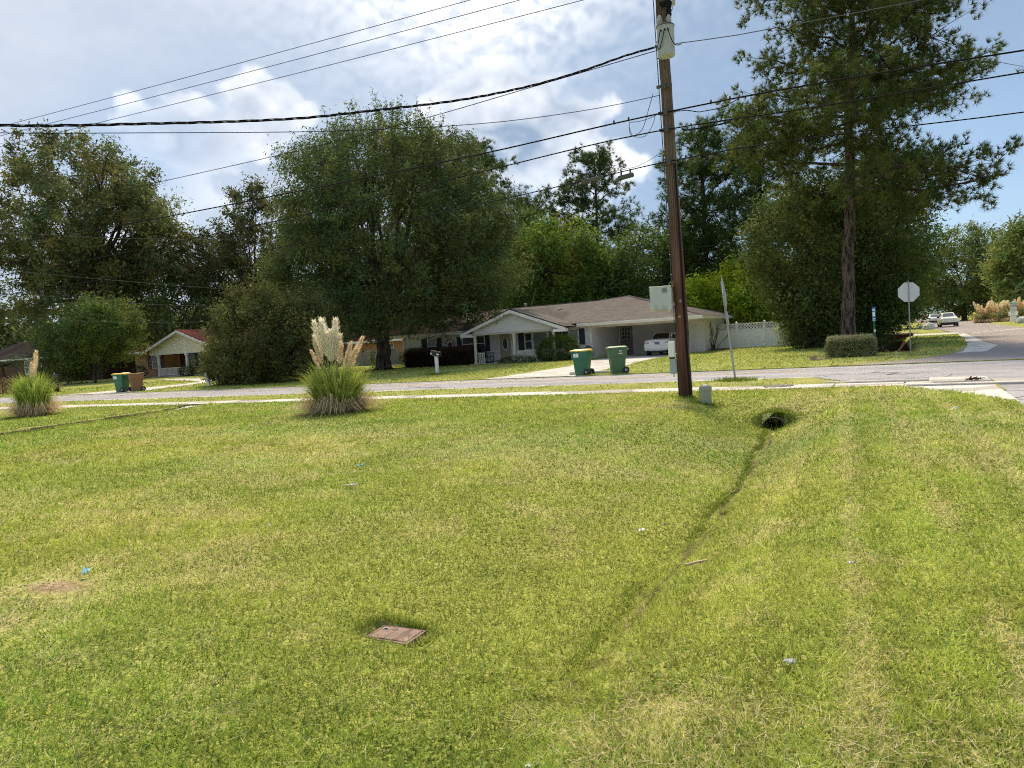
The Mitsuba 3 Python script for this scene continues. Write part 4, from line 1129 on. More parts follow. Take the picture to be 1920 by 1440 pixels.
# twiggy shrub at the house corner
rb = np.random.default_rng(5)
tw = []
for i in range(11):
    a = rb.uniform(0, 6.28)
    tip = np.array([-10.25 + .9 * math.cos(a), 50.6 + .5 * math.sin(a), rb.uniform(.9, 1.75)])
    m, p = limb(np.array([-10.3 + rb.normal(0, .08), 50.6 + rb.normal(0, .08), 0]), tip, .028, .010, rb, 7, .05, 5)
    tw.append(m)
    for _ in range(4):
        tw.append(limb(p[rb.integers(3, 6)], tip + rb.normal(0, .28, 3), .012, .005, rb, 4, .05, 4)[0])
single('bare_shrub', 'leafless twiggy shrub at the right corner of the white house', 'shrub', cat(tw), 'bark', smooth=True)
single('mulch_bed', 'dark mulch bed around the twiggy shrub', 'mulch', lathe([(1.6, -.02), (1.3, .10), (.6, .15), (0, .16)], (-10.2, 50.6, 0), 20), 'mulch', kind='stuff')
single('tree_stump', 'small pale cut stump in the lawn left of the clipped hedge', 'stump', cat([lathe([(.20, -.02), (.15, .08), (.135, .24), (0, .25)], (-2.72, 32.3, 0), 12), limb(np.array([-2.6, 32.3, .03]), np.array([-1.9, 33.0, .02]), .05, .02, rb, 4, .02, 5)[0]]), 'stump_wood', smooth=40)

# ------------------------------------------------------------------ houses and fences


def window(parent, x0, x1, z0, z1, y, glass='window_glass', frame='white_trim', fw=.06, rail=True, mull=()):
    """A framed window in a wall that faces -y: frame proud of the wall, pane set back in it."""
    bars = [box(x0, x1, y - .05, y + .03, z1 - fw, z1), box(x0, x1, y - .07, y + .03, z0, z0 + fw), box(x0, x0 + fw, y - .05, y + .03, z0 + fw, z1 - fw), box(x1 - fw, x1, y - .05, y + .03, z0 + fw, z1 - fw)]
    if rail:
        zm = (z0 + z1) / 2
        bars.append(box(x0 + fw, x1 - fw, y - .035, y + .02, zm - .025, zm + .025))
    for mx in mull:
        bars.append(box(mx - .02, mx + .02, y - .035, y + .02, z0 + fw, z1 - fw))
    k = part(parent, 'window', cat(bars), frame)
    part(k, 'pane', box(x0 + fw, x1 - fw, y - .015, y + .01, z0 + fw, z1 - fw), glass)
    return k


def shutter(parent, x0, x1, z0, z1, y, m='shutter_paint'):
    n = max(6, int((z1 - z0) / .09))
    zz = np.linspace(z0 + .06, z1 - .06, n + 1)
    s = [box(x0, x0 + .05, y - .05, y + .005, z0, z1), box(x1 - .05, x1, y - .05, y + .005, z0, z1), box(x0 + .05, x1 - .05, y - .05, y + .005, z0, z0 + .06), box(x0 + .05, x1 - .05, y - .05, y + .005, z1 - .06, z1), box(x0 + .05, x1 - .05, y - .02, y + .005, z0 + .06, z1 - .06)]
    for a, b in zip(zz[:-1], zz[1:]):
        s.append(prism([(y - .045, a + .005), (y - .022, b - .01), (y - .022, b), (y - .05, a + .02)], 'x', x0 + .05, x1 - .05))
    return part(parent, 'shutter', cat(s), m)


def gable_boards(parent, xa, za, slope, z0, y, pitch, mat_, half=None):
    """Lap siding in a gable whose roof line is za - slope * |x - xa|; every board its own part."""
    z = z0
    while z < za - .04:
        z1 = min(z + pitch, za - .02)
        h0, h1 = (za - z) / slope, (za - z1) / slope
        if half:
            h0, h1 = min(h0, half), min(h1, half)
        v = [(xa - h0, y - .042, z), (xa + h0, y - .042, z), (xa + h1, y - .004, z1), (xa - h1, y - .004, z1), (xa - h0, y, z), (xa + h0, y, z), (xa + h1, y, z1), (xa - h1, y, z1)]
        part(parent, 'siding_board', quads(v, [(0, 1, 2, 3), (1, 0, 4, 5), (0, 3, 7, 4), (2, 1, 5, 6), (3, 2, 6, 7)]), mat_)
        z = z1


def poly_roof(v, faces, thick=.05):
    """Roof planes as a thin solid: top faces plus the same faces lowered."""
    v = np.asarray(v, float)
    f = []
    for q in faces:
        for i in range(1, len(q) - 1):
            f.append((q[0], q[i], q[i + 1]))
    f = np.array(f)
    n = len(v)
    low = v - [0, 0, thick]
    return M(np.vstack([v, low]), np.vstack([f, f[:, ::-1] + n]))


# ---- the white brick ranch house
H = thing('house', 'long white brick ranch house with a brown hip roof, gabled porch and open carport', 'house')
YF = 46.5
part(H, 'wall', cat([box(-31.9, -17.2, YF, 55.5, -.1, 2.26), box(-12.1, -10.5, 49.0, 55.5, -.1, 2.26)]), 'painted_brick')
part(H, 'carport_wall', box(-17.198, -12.102, 52.0, 52.2, -.1, 2.25), 'painted_brick')
rv = [(-32.85, 45.85, 2.42), (-9.95, 45.85, 2.36), (-16.05, 51, 4.10), (-18.3, 51, 3.93), (-28.5, 51, 3.90), (-32.85, 56.2, 2.42), (-9.95, 56.2, 2.36)]
RF = part(H, 'roof', poly_roof(rv, [(0, 1, 2, 3, 4), (1, 6, 2), (0, 4, 5), (5, 4, 3, 2, 6)]), 'brown_shingles')
part(RF, 'ridge_cap', cat([tube([rv[4], rv[3]], .06, 6), tube([rv[3], rv[2]], .06, 6), tube([rv[2], rv[1]], .06, 6), tube([rv[2], rv[6]], .06, 6)]), 'brown_shingles')
part(RF, 'vent_pipe', cat([cyl((-24.85, 53, 3.2), (-24.85, 53, 4.15), .07, 10), lathe([(0, 0), (.13, 0), (.14, .12), (.08, .2), (0, .21)], (-24.85, 53, 4.12), 12)]), 'galvanised')
part(RF, 'antenna', tube([(-24.3, 52.5, 3.6), (-23.66, 52.5, 5.35)], .018, 5), 'galvanised')
# porch gable roof
za, xa, sl = 3.58, -21.75, .361
gr = [(xa - 3.75, 43.95, za - 3.75 * sl), (xa, 43.95, za), (xa + 3.75, 43.95, za - 3.75 * sl), (xa - 3.75, 46.2, za - 3.75 * sl), (xa, 49.9, za + .01), (xa + 3.75, 46.2, za - 3.75 * sl)]
part(H, 'porch_roof', poly_roof(gr, [(0, 1, 4, 3), (1, 2, 5, 4)], .06), 'brown_shingles')
for s in (-1, 1):
    e = xa + s * 3.78
    pts = [(e, za - 3.78 * sl - .27), (e, za - 3.78 * sl - .07), (xa, za - .07), (xa, za - .27)]
    part(H, 'rake_board', prism(pts if s < 0 else pts[::-1], 'y', 43.90, 43.96), 'white_trim')
    x0, x1 = sorted((e, xa + s * 2.95))
    part(H, 'eave_return', box(x0, x1, 43.905, 44.28, za - 3.78 * sl - .31, za - 3.78 * sl - .12), 'white_trim')
gable_boards(H, xa, za - .12, sl, 2.13, 44.30, .128, 'white_siding', 3.0)
part(H, 'gable_wall', prism([(xa - 3.0, 2.12), (xa + 3.0, 2.12), (xa + 3.0, za - .2 - 3.0 * sl), (xa, za - .2), (xa - 3.0, za - .2 - 3.0 * sl)], 'y', 44.30, 44.40), 'white_siding')
part(H, 'porch_beam', box(xa - 3.0, xa + 3.0, 44.27, 44.45, 2.00, 2.12), 'soffit_paint')
part(H, 'fascia', box(-32.9, xa - 3.79, 45.80, 45.85, 2.20, 2.40), 'white_trim')
part(H, 'fascia', box(xa + 3.79, -9.9, 45.80, 45.85, 2.16, 2.36), 'white_trim')
part(H, 'fascia', box(-9.95, -9.9, 45.85, 56.2, 2.14, 2.34), 'white_trim')
part(H, 'fascia', box(-32.9, -32.85, 45.85, 56.2, 2.20, 2.40), 'white_trim')
part(H, 'soffit', cat([box(-32.85, -9.95, 45.85, 46.5, 2.23, 2.25), box(-17.2, -9.95, 46.5, 56.1, 2.262, 2.28), box(-32.85, -31.9, 46.5, 56.1, 2.262, 2.28), box(xa - 3.0, xa + 3.0, 44.45, 46.48, 2.10, 2.12)]), 'soffit_paint')
part(H, 'carport_beam', box(-17.19, -10.55, 46.15, 46.32, 2.03, 2.229), 'soffit_paint')
for px in (-24.65, -21.75, -18.95):
    part(H, 'porch_post', cat([bbox(px - .075, px + .075, 44.28, 44.43, .12, 2.0, .01), box(px - .10, px + .10, 44.255, 44.455, .12, .26), box(px - .10, px + .10, 44.255, 44.455, 1.90, 1.998)]), 'cream_trim')
part(H, 'carport_post', bbox(-11.32, -11.18, 46.16, 46.30, .0, 2.029, .01), 'cream_trim')
part(H, 'porch_floor', bbox(-25.0, -18.7, 44.1, 46.49, -.05, .13, .02), 'concrete')
part(H, 'step', bbox(-23.9, -22.6, 43.6, 44.09, -.05, .08, .02), 'concrete')
rl = [box(-21.6, -19.1, 44.33, 44.38, .80, .86), box(-21.6, -19.1, 44.33, 44.38, .26, .31)] + [box(x - .035, x + .035, 44.335, 44.375, .31, .80) for x in np.arange(-21.5, -19.1, .15)]
part(H, 'railing', cat(rl), 'cream_trim')
rl = [box(-24.5, -24.0, 44.33, 44.38, .80, .86)] + [box(x - .03, x + .03, 44.335, 44.375, .13, .80) for x in np.arange(-24.42, -24.0, .13)]
part(H, 'railing', cat(rl), 'cream_trim')
shutter(H, -30.25, -29.78, .92, 2.05, YF)
window(H, -29.75, -29.0, .92, 2.02, YF)
shutter(H, -28.97, -28.55, .92, 2.05, YF)
shutter(H, -27.30, -26.92, .92, 2.05, YF)
window(H, -26.88, -25.05, .92, 2.02, YF, mull=(-25.9,))
shutter(H, -25.02, -24.68, .92, 2.05, YF)
shutter(H, -22.48, -22.06, .80, 2.00, YF)
window(H, -22.02, -21.44, .85, 2.00, YF, glass='window_glass')
window(H, -21.42, -20.30, .85, 2.00, YF, glass='curtained_glass', rail=False)
window(H, -20.28, -19.75, .85, 2.00, YF)
shutter(H, -19.72, -19.32, .85, 2.05, YF)
shutter(H, -19.22, -18.88, 1.0, 2.05, YF)
window(H, -18.85, -18.10, 1.15, 2.05, YF, glass='curtained_glass', rail=False)
shutter(H, -18.07, -17.68, 1.0, 2.05, YF)
D = part(H, 'door', cat([box(-23.90, -23.08, YF - .045, YF + .01, .14, 2.06)] + [box(a, b, YF - .06, YF - .044, c, d) for a, b, c, d in ((-23.80, -23.53, .24, .62), (-23.45, -23.18, .24, .62), (-23.80, -23.18, .66, .70))]), 'door_paint', label='tan front door with an oval glass')
ang = np.linspace(0, 2 * np.pi, 29)
ov = np.stack([-23.49 + .19 * np.cos(ang), np.full(29, YF - .055), 1.35 + .42 * np.sin(ang)], -1)
part(D, 'oval_frame', tube(ov, .032, 6, caps=False), 'white_trim', smooth=True)
part(D, 'oval_pane', prism([(-23.49 + .18 * math.cos(a), 1.35 + .41 * math.sin(a)) for a in ang[:-1]], 'y', YF - .060, YF - .046), 'window_glass')
part(D, 'handle', lathe([(0, 0), (.03, .01), (.035, .04), (0, .06)], (-23.15, YF - .08, .98), 10), 'chrome', smooth=True)
part(H, 'door_frame', cat([box(-24.0, -23.91, YF - .05, YF + .01, .14, 2.16), box(-23.07, -22.98, YF - .05, YF + .01, .14, 2.16), box(-23.91, -23.07, YF - .05, YF + .01, 2.07, 2.16)]), 'white_trim')
D2 = part(H, 'door', box(-17.1, -16.2, 51.95, 52.01, .05, 2.05), 'grey_door', label='grey carport door with nine small panes')
part(D2, 'pane', box(-16.95, -16.35, 51.935, 51.952, 1.15, 1.95), 'window_glass')
part(D2, 'glazing_bars', cat([box(x - .018, x + .018, 51.922, 51.936, 1.12, 1.98) for x in (-16.97, -16.75, -16.55, -16.33)] + [box(-16.99, -16.31, 51.920, 51.934, z - .018, z + .018) for z in (1.13, 1.40, 1.68, 1.97)]), 'soffit_paint')
kk = part(H, 'window', cat([box(-10.502, -10.46, 50.35, 50.95, z - .03, z + .03) for z in (.95, 1.45, 1.95)] + [box(-10.502, -10.46, y - .03, y + .03, .98, 1.92) for y in (50.38, 50.92)]), 'white_trim')
part(kk, 'pane', box(-10.503, -10.475, 50.41, 50.89, .98, 1.92), 'window_glass')
part(H, 'downspout', cat([box(-11.02, -10.95, 49.0 - .08, 48.99, .0, 2.2)]), 'white_trim')

part(H, 'gutter', cat([box(-32.9, xa - 3.82, 45.70, 45.798, 2.31, 2.40), box(xa + 3.82, -9.9, 45.70, 45.798, 2.27, 2.36)]), 'white_trim')
part(H, 'downspout', cat([box(-31.80, -31.72, 46.40, 46.49, .0, 2.2), box(-17.32, -17.24, 46.40, 46.49, .0, 2.2)]), 'white_trim')
for vx in (-20.4, -26.6):
    part(RF, 'roof_vent', cat([bbox(vx - .16, vx + .16, 49.0, 49.4, 3.25, 3.56, .03)]), 'galvanised')
star = []
for i in range(5):
    a = math.pi / 2 + i * 2 * math.pi / 5
    b0, b1 = a - math.pi / 5, a + math.pi / 5
    P = lambda r, t, y: (-27.87 + r * math.cos(t), y, 1.52 + r * math.sin(t))
    v = [P(0, 0, YF - .14), P(.30, a, YF - .06), P(.12, b0, YF - .06), P(.12, b1, YF - .06)]
    star.append(M(v, [(0, 1, 2), (0, 3, 1)]))
ST = thing('wall_star', 'dark red metal star inside a ring on the white brick wall', 'wall ornament')
part(ST, 'star', cat(star), 'star_red')
part(ST, 'ring', tube(np.stack([-27.87 + .37 * np.cos(ang), np.full(29, YF - .05), 1.52 + .37 * np.sin(ang)], -1), .028, 6, caps=False), 'star_red', smooth=True)
RC = thing('rocking_chair', 'dark slatted rocking chair on the porch beside the front door', 'chair')
rcx, rcy = -24.15, 45.2
for s in (-1, 1):
    ty = rcy + s * .24
    part(RC, 'rocker', tube([(rcx - .50, ty, .24), (rcx - .2, ty, .17), (rcx + .12, ty, .16), (rcx + .46, ty, .25)], .022, 6), 'black_plastic', smooth=True)
    part(RC, 'leg', cyl((rcx + .22, ty, .19), (rcx + .24, ty, .80), .022, 8), 'black_plastic', smooth=True)
    part(RC, 'leg', tube([(rcx - .22, ty, .19), (rcx - .24, ty, .6), (rcx - .42, ty, 1.30)], .022, 8), 'black_plastic', smooth=True)
    part(RC, 'armrest', bbox(rcx - .30, rcx + .32, ty - .04, ty + .04, .78, .81, .01), 'black_plastic')
part(RC, 'seat', bbox(rcx - .26, rcx + .26, rcy - .26, rcy + .26, .53, .57, .01), 'black_plastic')
for i in range(6):
    yy = rcy - .18 + i * .072
    part(RC, 'slat', tube([(rcx - .25, yy, .57), (rcx - .42, yy, 1.24)], .016, 5), 'black_plastic')
part(RC, 'headrail', bbox(rcx - .46, rcx - .38, rcy - .26, rcy + .26, 1.22, 1.34, .01), 'black_plastic')

# ---- the white vinyl fence
VF = thing('vinyl_fence', 'white vinyl privacy fence with a lattice top beside the white house', 'fence')
fx = [-10.62, -9.22, -7.42, -5.62, -3.82]
for x in fx:
    part(VF, 'post', cat([bbox(x - .065, x + .065, 52.93, 53.06, -.05, 1.80, .008), M([(x - .085, 52.91, 1.80), (x + .085, 52.91, 1.80), (x + .085, 53.08, 1.80), (x - .085, 53.08, 1.80), (x, 52.995, 1.87)], [(0, 1, 4), (1, 2, 4), (2, 3, 4), (3, 0, 4)])]), 'vinyl')
for a, b in zip(fx[:-1], fx[1:]):
    a, b = a + .066, b - .066
    part(VF, 'rail', cat([box(a, b, 52.955, 53.035, 1.235, 1.31), box(a, b, 52.955, 53.035, 1.66, 1.73), box(a, b, 52.955, 53.035, .05, .16)]), 'vinyl')
    n = max(2, round((b - a) / .17))
    e = np.linspace(a, b, n + 1)
    for p, q in zip(e[:-1], e[1:]):
        part(VF, 'plank', box(p + .004, q - .004, 52.975, 53.012, .162, 1.233), 'vinyl')
    lat = []
    for sgn in (-1, 1):
        for x in np.arange(a - .36, b + .36, .19):
            x0, x1, z0, z1 = x, x + sgn * .35, 1.31, 1.66
            if min(x0, x1) > b or max(x0, x1) < a:
                continue
            ta, tb = sorted(((a - x0) / (x1 - x0), (b - x0) / (x1 - x0)))
            t0, t1 = max(0, ta), min(1, tb)
            if t1 - t0 < .08:
                continue
            pa, pb = np.array([x0 + (x1 - x0) * t0, z0 + .35 * t0]), np.array([x0 + (x1 - x0) * t1, z0 + .35 * t1])
            w = np.array([.7071 * sgn, -.7071]) * .024
            yy = 52.985 if sgn < 0 else 53.0
            lat.append(prism([tuple(pa - w), tuple(pb - w), tuple(pb + w), tuple(pa + w)], 'y', yy, yy + .012))
    part(VF, 'lattice', cat(lat), 'vinyl')

# ---- weathered board fence and the house behind the oak
WF = thing('board_fence', 'weathered grey board fence between the oak trunk and the plumed grass', 'fence')
wr = np.random.default_rng(8)
for i in range(48):
    x = -45.0 + i * .145
    h = 1.46 + wr.normal(0, .03)
    part(WF, 'plank', box(x + .004, x + .141, 55.0 + wr.normal(0, .006), 55.03, -.02, h), 'weathered_board')
part(WF, 'rail', cat([box(-45, -38.1, 55.04, 55.08, z, z + .09) for z in (.3, 1.1)]), 'weathered_board')
BH = thing('back_house', 'tan walled house with a rusty red roof seen behind the oak trunk', 'house')
part(BH, 'wall', box(-52, -38.5, 62, 70, -.1, 2.2), 'orange_brick')
part(BH, 'roof', poly_roof([(-52.6, 61.4, 2.38), (-37.9, 61.4, 2.38), (-41.5, 66, 3.75), (-49.5, 66, 3.75), (-52.6, 70.6, 2.38), (-37.9, 70.6, 2.38)], [(0, 1, 2, 3), (1, 5, 2), (0, 3, 4), (4, 3, 2, 5)]), 'red_shingles')
part(BH, 'fascia', box(-52.65, -37.85, 61.34, 61.40, 2.18, 2.38), 'white_trim')
window(BH, -44.6, -43.6, 1.1, 2.0, 62)
window(BH, -41.6, -40.6, 1.1, 2.0, 62)

# ---- the red roofed house at left
L = thing('house', 'red roofed house at left with orange brick walls and a cream gabled porch', 'house')
part(L, 'wall', cat([box(-68.9, -64.6, 52.6, 62, -.1, 2.62), box(-64.598, -52.0, 53.9, 62, -.1, 2.62)]), 'orange_brick')
za2, xa2, sl2 = 4.55, -60.85, .372
part(L, 'roof', poly_roof([(-69.6, 51.8, 2.72), (-51.5, 51.8, 2.72), (-55, 57.2, 4.55), (-66.5, 57.2, 4.55), (-69.6, 62.6, 2.72), (-51.5, 62.6, 2.72)], [(0, 1, 2, 3), (1, 5, 2), (0, 3, 4), (4, 3, 2, 5)]), 'red_shingles')
part(L, 'porch_roof', poly_roof([(xa2 - 5.1, 51.1, za2 - 5.1 * sl2), (xa2, 51.1, za2), (xa2 + 5.1, 51.1, za2 - 5.1 * sl2), (xa2 - 5.1, 52.4, za2 - 5.1 * sl2), (xa2, 57.2, za2 + .02), (xa2 + 5.1, 52.4, za2 - 5.1 * sl2)], [(0, 1, 4, 3), (1, 2, 5, 4)], .06), 'red_shingles')
for s in (-1, 1):
    e = xa2 + s * 5.15
    pts = [(e, za2 - 5.15 * sl2 - .30), (e, za2 - 5.15 * sl2 - .06), (xa2, za2 - .06), (xa2, za2 - .30)]
    part(L, 'rake_board', prism(pts if s < 0 else pts[::-1], 'y', 51.04, 51.11), 'white_trim')
gable_boards(L, xa2, za2 - .1, sl2, 2.36, 51.52, .15, 'cream_siding', 4.5)
part(L, 'gable_wall', prism([(xa2 - 4.5, 2.36), (xa2 + 4.5, 2.36), (xa2 + 4.5, za2 - .2 - 4.5 * sl2), (xa2, za2 - .2), (xa2 - 4.5, za2 - .2 - 4.5 * sl2)], 'y', 51.52, 51.62), 'cream_siding')
part(L, 'porch_beam', box(xa2 - 4.5, xa2 + 4.5, 51.50, 51.70, 2.26, 2.359), 'white_trim')
part(L, 'fascia', box(-69.65, xa2 - 5.15, 51.74, 51.80, 2.50, 2.72), 'white_trim')
part(L, 'soffit', box(-69.6, -51.5, 51.8, 53.88, 2.625, 2.65), 'soffit_paint')
for px in (-64.2, -60.3, -56.6):
    part(L, 'porch_post', cat([bbox(px - .10, px + .10, 51.5, 51.7, .1, 2.26, .02), box(px - .14, px + .14, 51.46, 51.74, .1, .35), box(px - .14, px + .14, 51.46, 51.74, 2.08, 2.259)]), 'white_trim')
part(L, 'porch_floor', bbox(-65.2, -56.4, 51.4, 53.89, -.05, .16, .02), 'concrete')
part(L, 'railing', cat([box(-64.1, -60.4, 51.56, 51.63, .90, .97), box(-64.1, -60.4, 51.56, 51.63, .24, .30)] + [box(x - .03, x + .03, 51.57, 51.62, .30, .90) for x in np.arange(-64.0, -60.4, .17)]), 'white_trim')
window(L, -66.4, -65.2, .95, 2.3, 52.6)
shutter(L, -67.0, -66.45, .95, 2.3, 52.6, 'brown_shutter')
shutter(L, -65.15, -64.65, .95, 2.3, 52.6, 'brown_shutter')
window(L, -63.3, -60.9, .75, 2.3, 53.9, frame='brown_shutter', mull=(-62.5, -61.7))
shutter(L, -63.9, -63.35, .75, 2.3, 53.9, 'brown_shutter')
shutter(L, -60.85, -60.3, .75, 2.3, 53.9, 'brown_shutter')
window(L, -58.6, -57.4, .95, 2.3, 53.9)

# ---- the dark roofed house at the left edge
K = thing('house', 'dark roofed red brick house at the left edge behind the green plumed grass', 'house')
part(K, 'wall', box(-98, -79, 52.5, 62, -.1, 2.8), 'dark_red_brick')
part(K, 'roof', poly_roof([(-98.6, 51.8, 2.92), (-78.3, 51.8, 2.92), (-82, 57.2, 5.1), (-95, 57.2, 5.1), (-98.6, 62.6, 2.92), (-78.3, 62.6, 2.92)], [(0, 1, 2, 3), (1, 5, 2), (0, 3, 4), (4, 3, 2, 5)]), 'dark_shingles')
part(K, 'fascia', box(-98.65, -78.25, 51.74, 51.80, 2.76, 2.92), 'white_trim')
window(K, -87.2, -85.7, 1.1, 2.7, 52.5, fw=.11)
window(K, -85.6, -84.1, 1.1, 2.7, 52.5, fw=.11)
shutter(K, -82.6, -81.9, 1.1, 2.7, 52.5)

# ---- headwall of the far ditch
HW = thing('culvert_headwall', 'rusty red retaining wall across the far ditch behind the stop sign', 'retaining wall')
part(HW, 'wall', box(-1.35, 1.55, 62.25, 62.55, -1.3, .20), 'red_clay')
part(HW, 'coping', bbox(-1.45, 1.65, 62.2, 62.6, .20, .30, .02), 'concrete')
part(HW, 'pipe', lathe([(.34, -.05), (.36, .0), (.36, .05)], (0, 0, 0), 18).apply_transform(trimesh.transformations.translation_matrix([.25, 62.22, -.75]) @ trimesh.transformations.rotation_matrix(math.pi / 2, [1, 0, 0])), 'pipe_concrete')
part(HW, 'pipe_mouth', lathe([(0, .0), (.335, .0)], (0, 0, 0), 18).apply_transform(trimesh.transformations.translation_matrix([.25, 62.235, -.75]) @ trimesh.transformations.rotation_matrix(math.pi / 2, [1, 0, 0])), 'dark_hole')
CP = thing('culvert_pipe', 'dark culvert pipe opening at the end of the grassy ditch', 'culvert')
def lying(mesh, o):
    return mesh.apply_transform(trimesh.transformations.translation_matrix(o) @ trimesh.transformations.rotation_matrix(-math.pi / 2, [1, 0, 0]))
part(CP, 'pipe', lying(lathe([(.225, 0), (.238, 0), (.238, 1.6), (.225, 1.6), (.225, 0)], (0, 0, 0), 26), (-2.08, 15.50, -.47)), 'pipe_concrete', smooth=40)
part(CP, 'pipe_end', lying(lathe([(0, 1.55), (.224, 1.55)], (0, 0, 0), 26), (-2.08, 15.47, -.47)), 'dark_hole')

# ------------------------------------------------------------------ utility pole and what hangs on it
PX, PY = -4.20, 17.3
UP = thing('utility_pole', 'tall brown wooden utility pole on the lawn by the sidewalk', 'pole')
zz = np.linspace(-.3, 11.2, 26)
rw = np.random.default_rng(2)
part(UP, 'shaft', tube(np.column_stack([PX - .0152 * zz + .006 * rw.normal(0, 1, 26), np.full(26, PY), zz]), np.interp(zz, [0, 11], [.150, .108]), 22), 'creosote_wood', smooth=True)
part(UP, 'ground_wire', tube([(PX - .15 - .0152 * z, PY - .06, z) for z in np.linspace(.0, 9.5, 20)], .011, 5), 'cable_grey', smooth=True)
part(UP, 'conduit', tube([(PX - .0152 * z + .115, PY - .11, z) for z in np.linspace(.1, 5.3, 8)], .016, 6), 'cable_black', smooth=True)
for z in (10.06, 9.74, 9.36):
    part(UP, 'insulator', cat([lathe([(0, 0), (.05, 0), (.065, .03), (.04, .05), (.06, .08), (.035, .10), (.05, .13), (.02, .16), (0, .16)], (PX - .0152 * z - .19, PY, z - .17), 12), box(PX - .0152 * z - .2, PX - .0152 * z, PY - .02, PY + .02, z - .19, z - .15)]), 'porcelain', smooth=40)
part(UP, 'fuse_cutout', cat([lathe([(0, 0), (.05, 0), (.07, .06), (.045, .09), (.07, .15), (.045, .18), (.07, .24), (.045, .27), (.06, .36), (0, .38)], (-4.11, 17.05, 8.42), 10), box(-4.30, -4.06, 17.02, 17.22, 8.72, 8.78)]), 'cable_black', smooth=40)
part(UP, 'lightning_arrester', lathe([(0, 0), (.03, 0), (.045, .04), (.03, .06), (.045, .10), (.03, .12), (.045, .16), (.03, .18), (0, .22)], (-3.98, 17.0, 8.62), 10), 'porcelain', smooth=40)
for i, z in enumerate((6.42, 6.05, 5.32, 7.0)):
    part(UP, 'clamp', cat([box(PX - .0152 * z - .17, PX - .0152 * z + .17, PY - .20, PY - .15, z - .03, z + .03), box(PX - .0152 * z - .04, PX - .0152 * z + .04, PY - .24, PY - .11, z - .05, z + .05)]), 'iron')
part(UP, 'bolt', cat([cyl((PX - .0152 * z - .17, PY, z), (PX - .0152 * z + .17, PY, z), .011, 8) for z in (10.3, 9.0, 7.68, 8.04, 6.42, 6.05, 5.32, 2.1, 2.5)]), 'iron')
part(UP, 'step_bolt', cat([cyl((PX - .0152 * z + (.12 if i % 2 else -.26), PY, z), (PX - .0152 * z + (.26 if i % 2 else -.12), PY, z), .009, 6) for i, z in enumerate((3.2, 3.7))]), 'iron')
part(UP, 'tag', cat([box(PX - .0152 * 1.9 - .03, PX - .0152 * 1.9 + .03, PY - .150, PY - .143, 1.86, 1.90), box(PX - .0152 * 2.2 + .02, PX - .0152 * 2.2 + .06, PY - .148, PY - .138, 2.2, 2.26)]), 'galvanised')
part(UP, 'staple', cat([box(PX - .0152 * z - .165, PX - .0152 * z - .135, PY - .075, PY - .05, z - .006, z + .006) for z in np.arange(.6, 9, .45)]), 'white_box')
TX = thing('transformer', 'grey cylindrical transformer mounted high on the utility pole', 'transformer')
tc = np.array([-4.17, 16.93, 7.55])
part(TX, 'tank', lathe([(0, 0), (.17, 0), (.185, .02), (.185, .60), (.195, .61), (.195, .63)], tc, 26), 'tank_steel', smooth=40)
part(TX, 'lid', lathe([(.20, .625), (.20, .65), (.16, .68), (0, .70)], tc, 26), 'iron', smooth=40)
for dx, dy, h in ((-.11, -.02, .24), (.09, -.03, .20)):
    part(TX, 'bushing', lathe([(0, 0), (.045, 0), (.065, .03), (.045, .05), (.065, .08), (.045, .10), (.06, .13), (.04, .15), (.05, h - .05), (.02, h), (0, h)], tc + [dx, dy, .66], 12), 'porcelain', smooth=40)
part(TX, 'bracket', cat([box(-4.33, -4.16, 17.08, 17.20, 7.65, 7.72), box(-4.33, -4.16, 17.08, 17.20, 8.0, 8.07)]), 'iron')
part(TX, 'lug', cat([cyl(tc + [a, -.16, .5], tc + [a, -.24, .5], .018, 8) for a in (-.05, .04, .11)]), 'iron')
for a, sag, e in ((-.05, .22, (-4.42, 16.98, 7.86)), (.04, .25, (-4.40, 16.98, 7.84)), (.11, .18, (-3.86, 17.02, 7.78))):
    p0, p1 = tc + [a, -.25, .5], np.array(e)
    t = np.linspace(0, 1, 9)[:, None]
    part(TX, 'lead', tube(p0 + (p1 - p0) * t - np.array([0, .08, sag]) * np.sin(t * np.pi), .010, 5), 'cable_black', smooth=True)
part(TX, 'lead', tube([tc + [.09, -.03, .86], tc + [.17, -.05, 1.02], tc + [.20, -.05, 1.0], tc + [.16, -.03, .90], tc + [.05, 0, .95], (-4.1, 17.04, 8.45)], .007, 5), 'cable_black', smooth=True)
CB = thing('cable_cabinet', 'pale grey equipment cabinet bolted to the left side of the pole', 'cabinet')
CBm = trimesh.transformations.rotation_matrix(.30, [0, 0, 1])
CBm[:3, 3] = [-4.60, 17.02, 2.04]
def cb(m):
    return m.apply_transform(CBm)
part(CB, 'case', cb(bbox(-.235, .215, -.15, .15, 0, .53, .015)), 'grey_paint')
part(CB, 'door', cb(bbox(-.245, .225, -.17, -.152, .012, .54, .006)), 'grey_paint')
part(CB, 'louvre', cb(cat([box(.03, .14, -.182, -.170, .40 + i * .022, .408 + i * .022) for i in range(5)])), 'iron')
part(CB, 'hood', cb(bbox(-.25, .23, -.18, .16, .531, .545, .005)), 'white_box')
part(CB, 'bracket', cb(cat([box(.216, .26, -.05, .05, -.10, .50), box(.216, .30, .02, .06, .10, .16)])), 'galvanised')
WB = thing('meter_box', 'small white box low on the left side of the pole', 'box')
part(WB, 'case', bbox(-4.49, -4.355, 17.00, 17.14, .98, 1.33, .015), 'white_box')
part(WB, 'flange', box(-4.485, -4.36, 17.02, 17.13, .94, .979), 'iron')
BB = thing('disconnect_box', 'small blue grey box under the white box on the pole', 'box')
part(BB, 'case', bbox(-4.47, -4.345, 17.01, 17.14, .60, .935, .012), 'bluegrey_box')
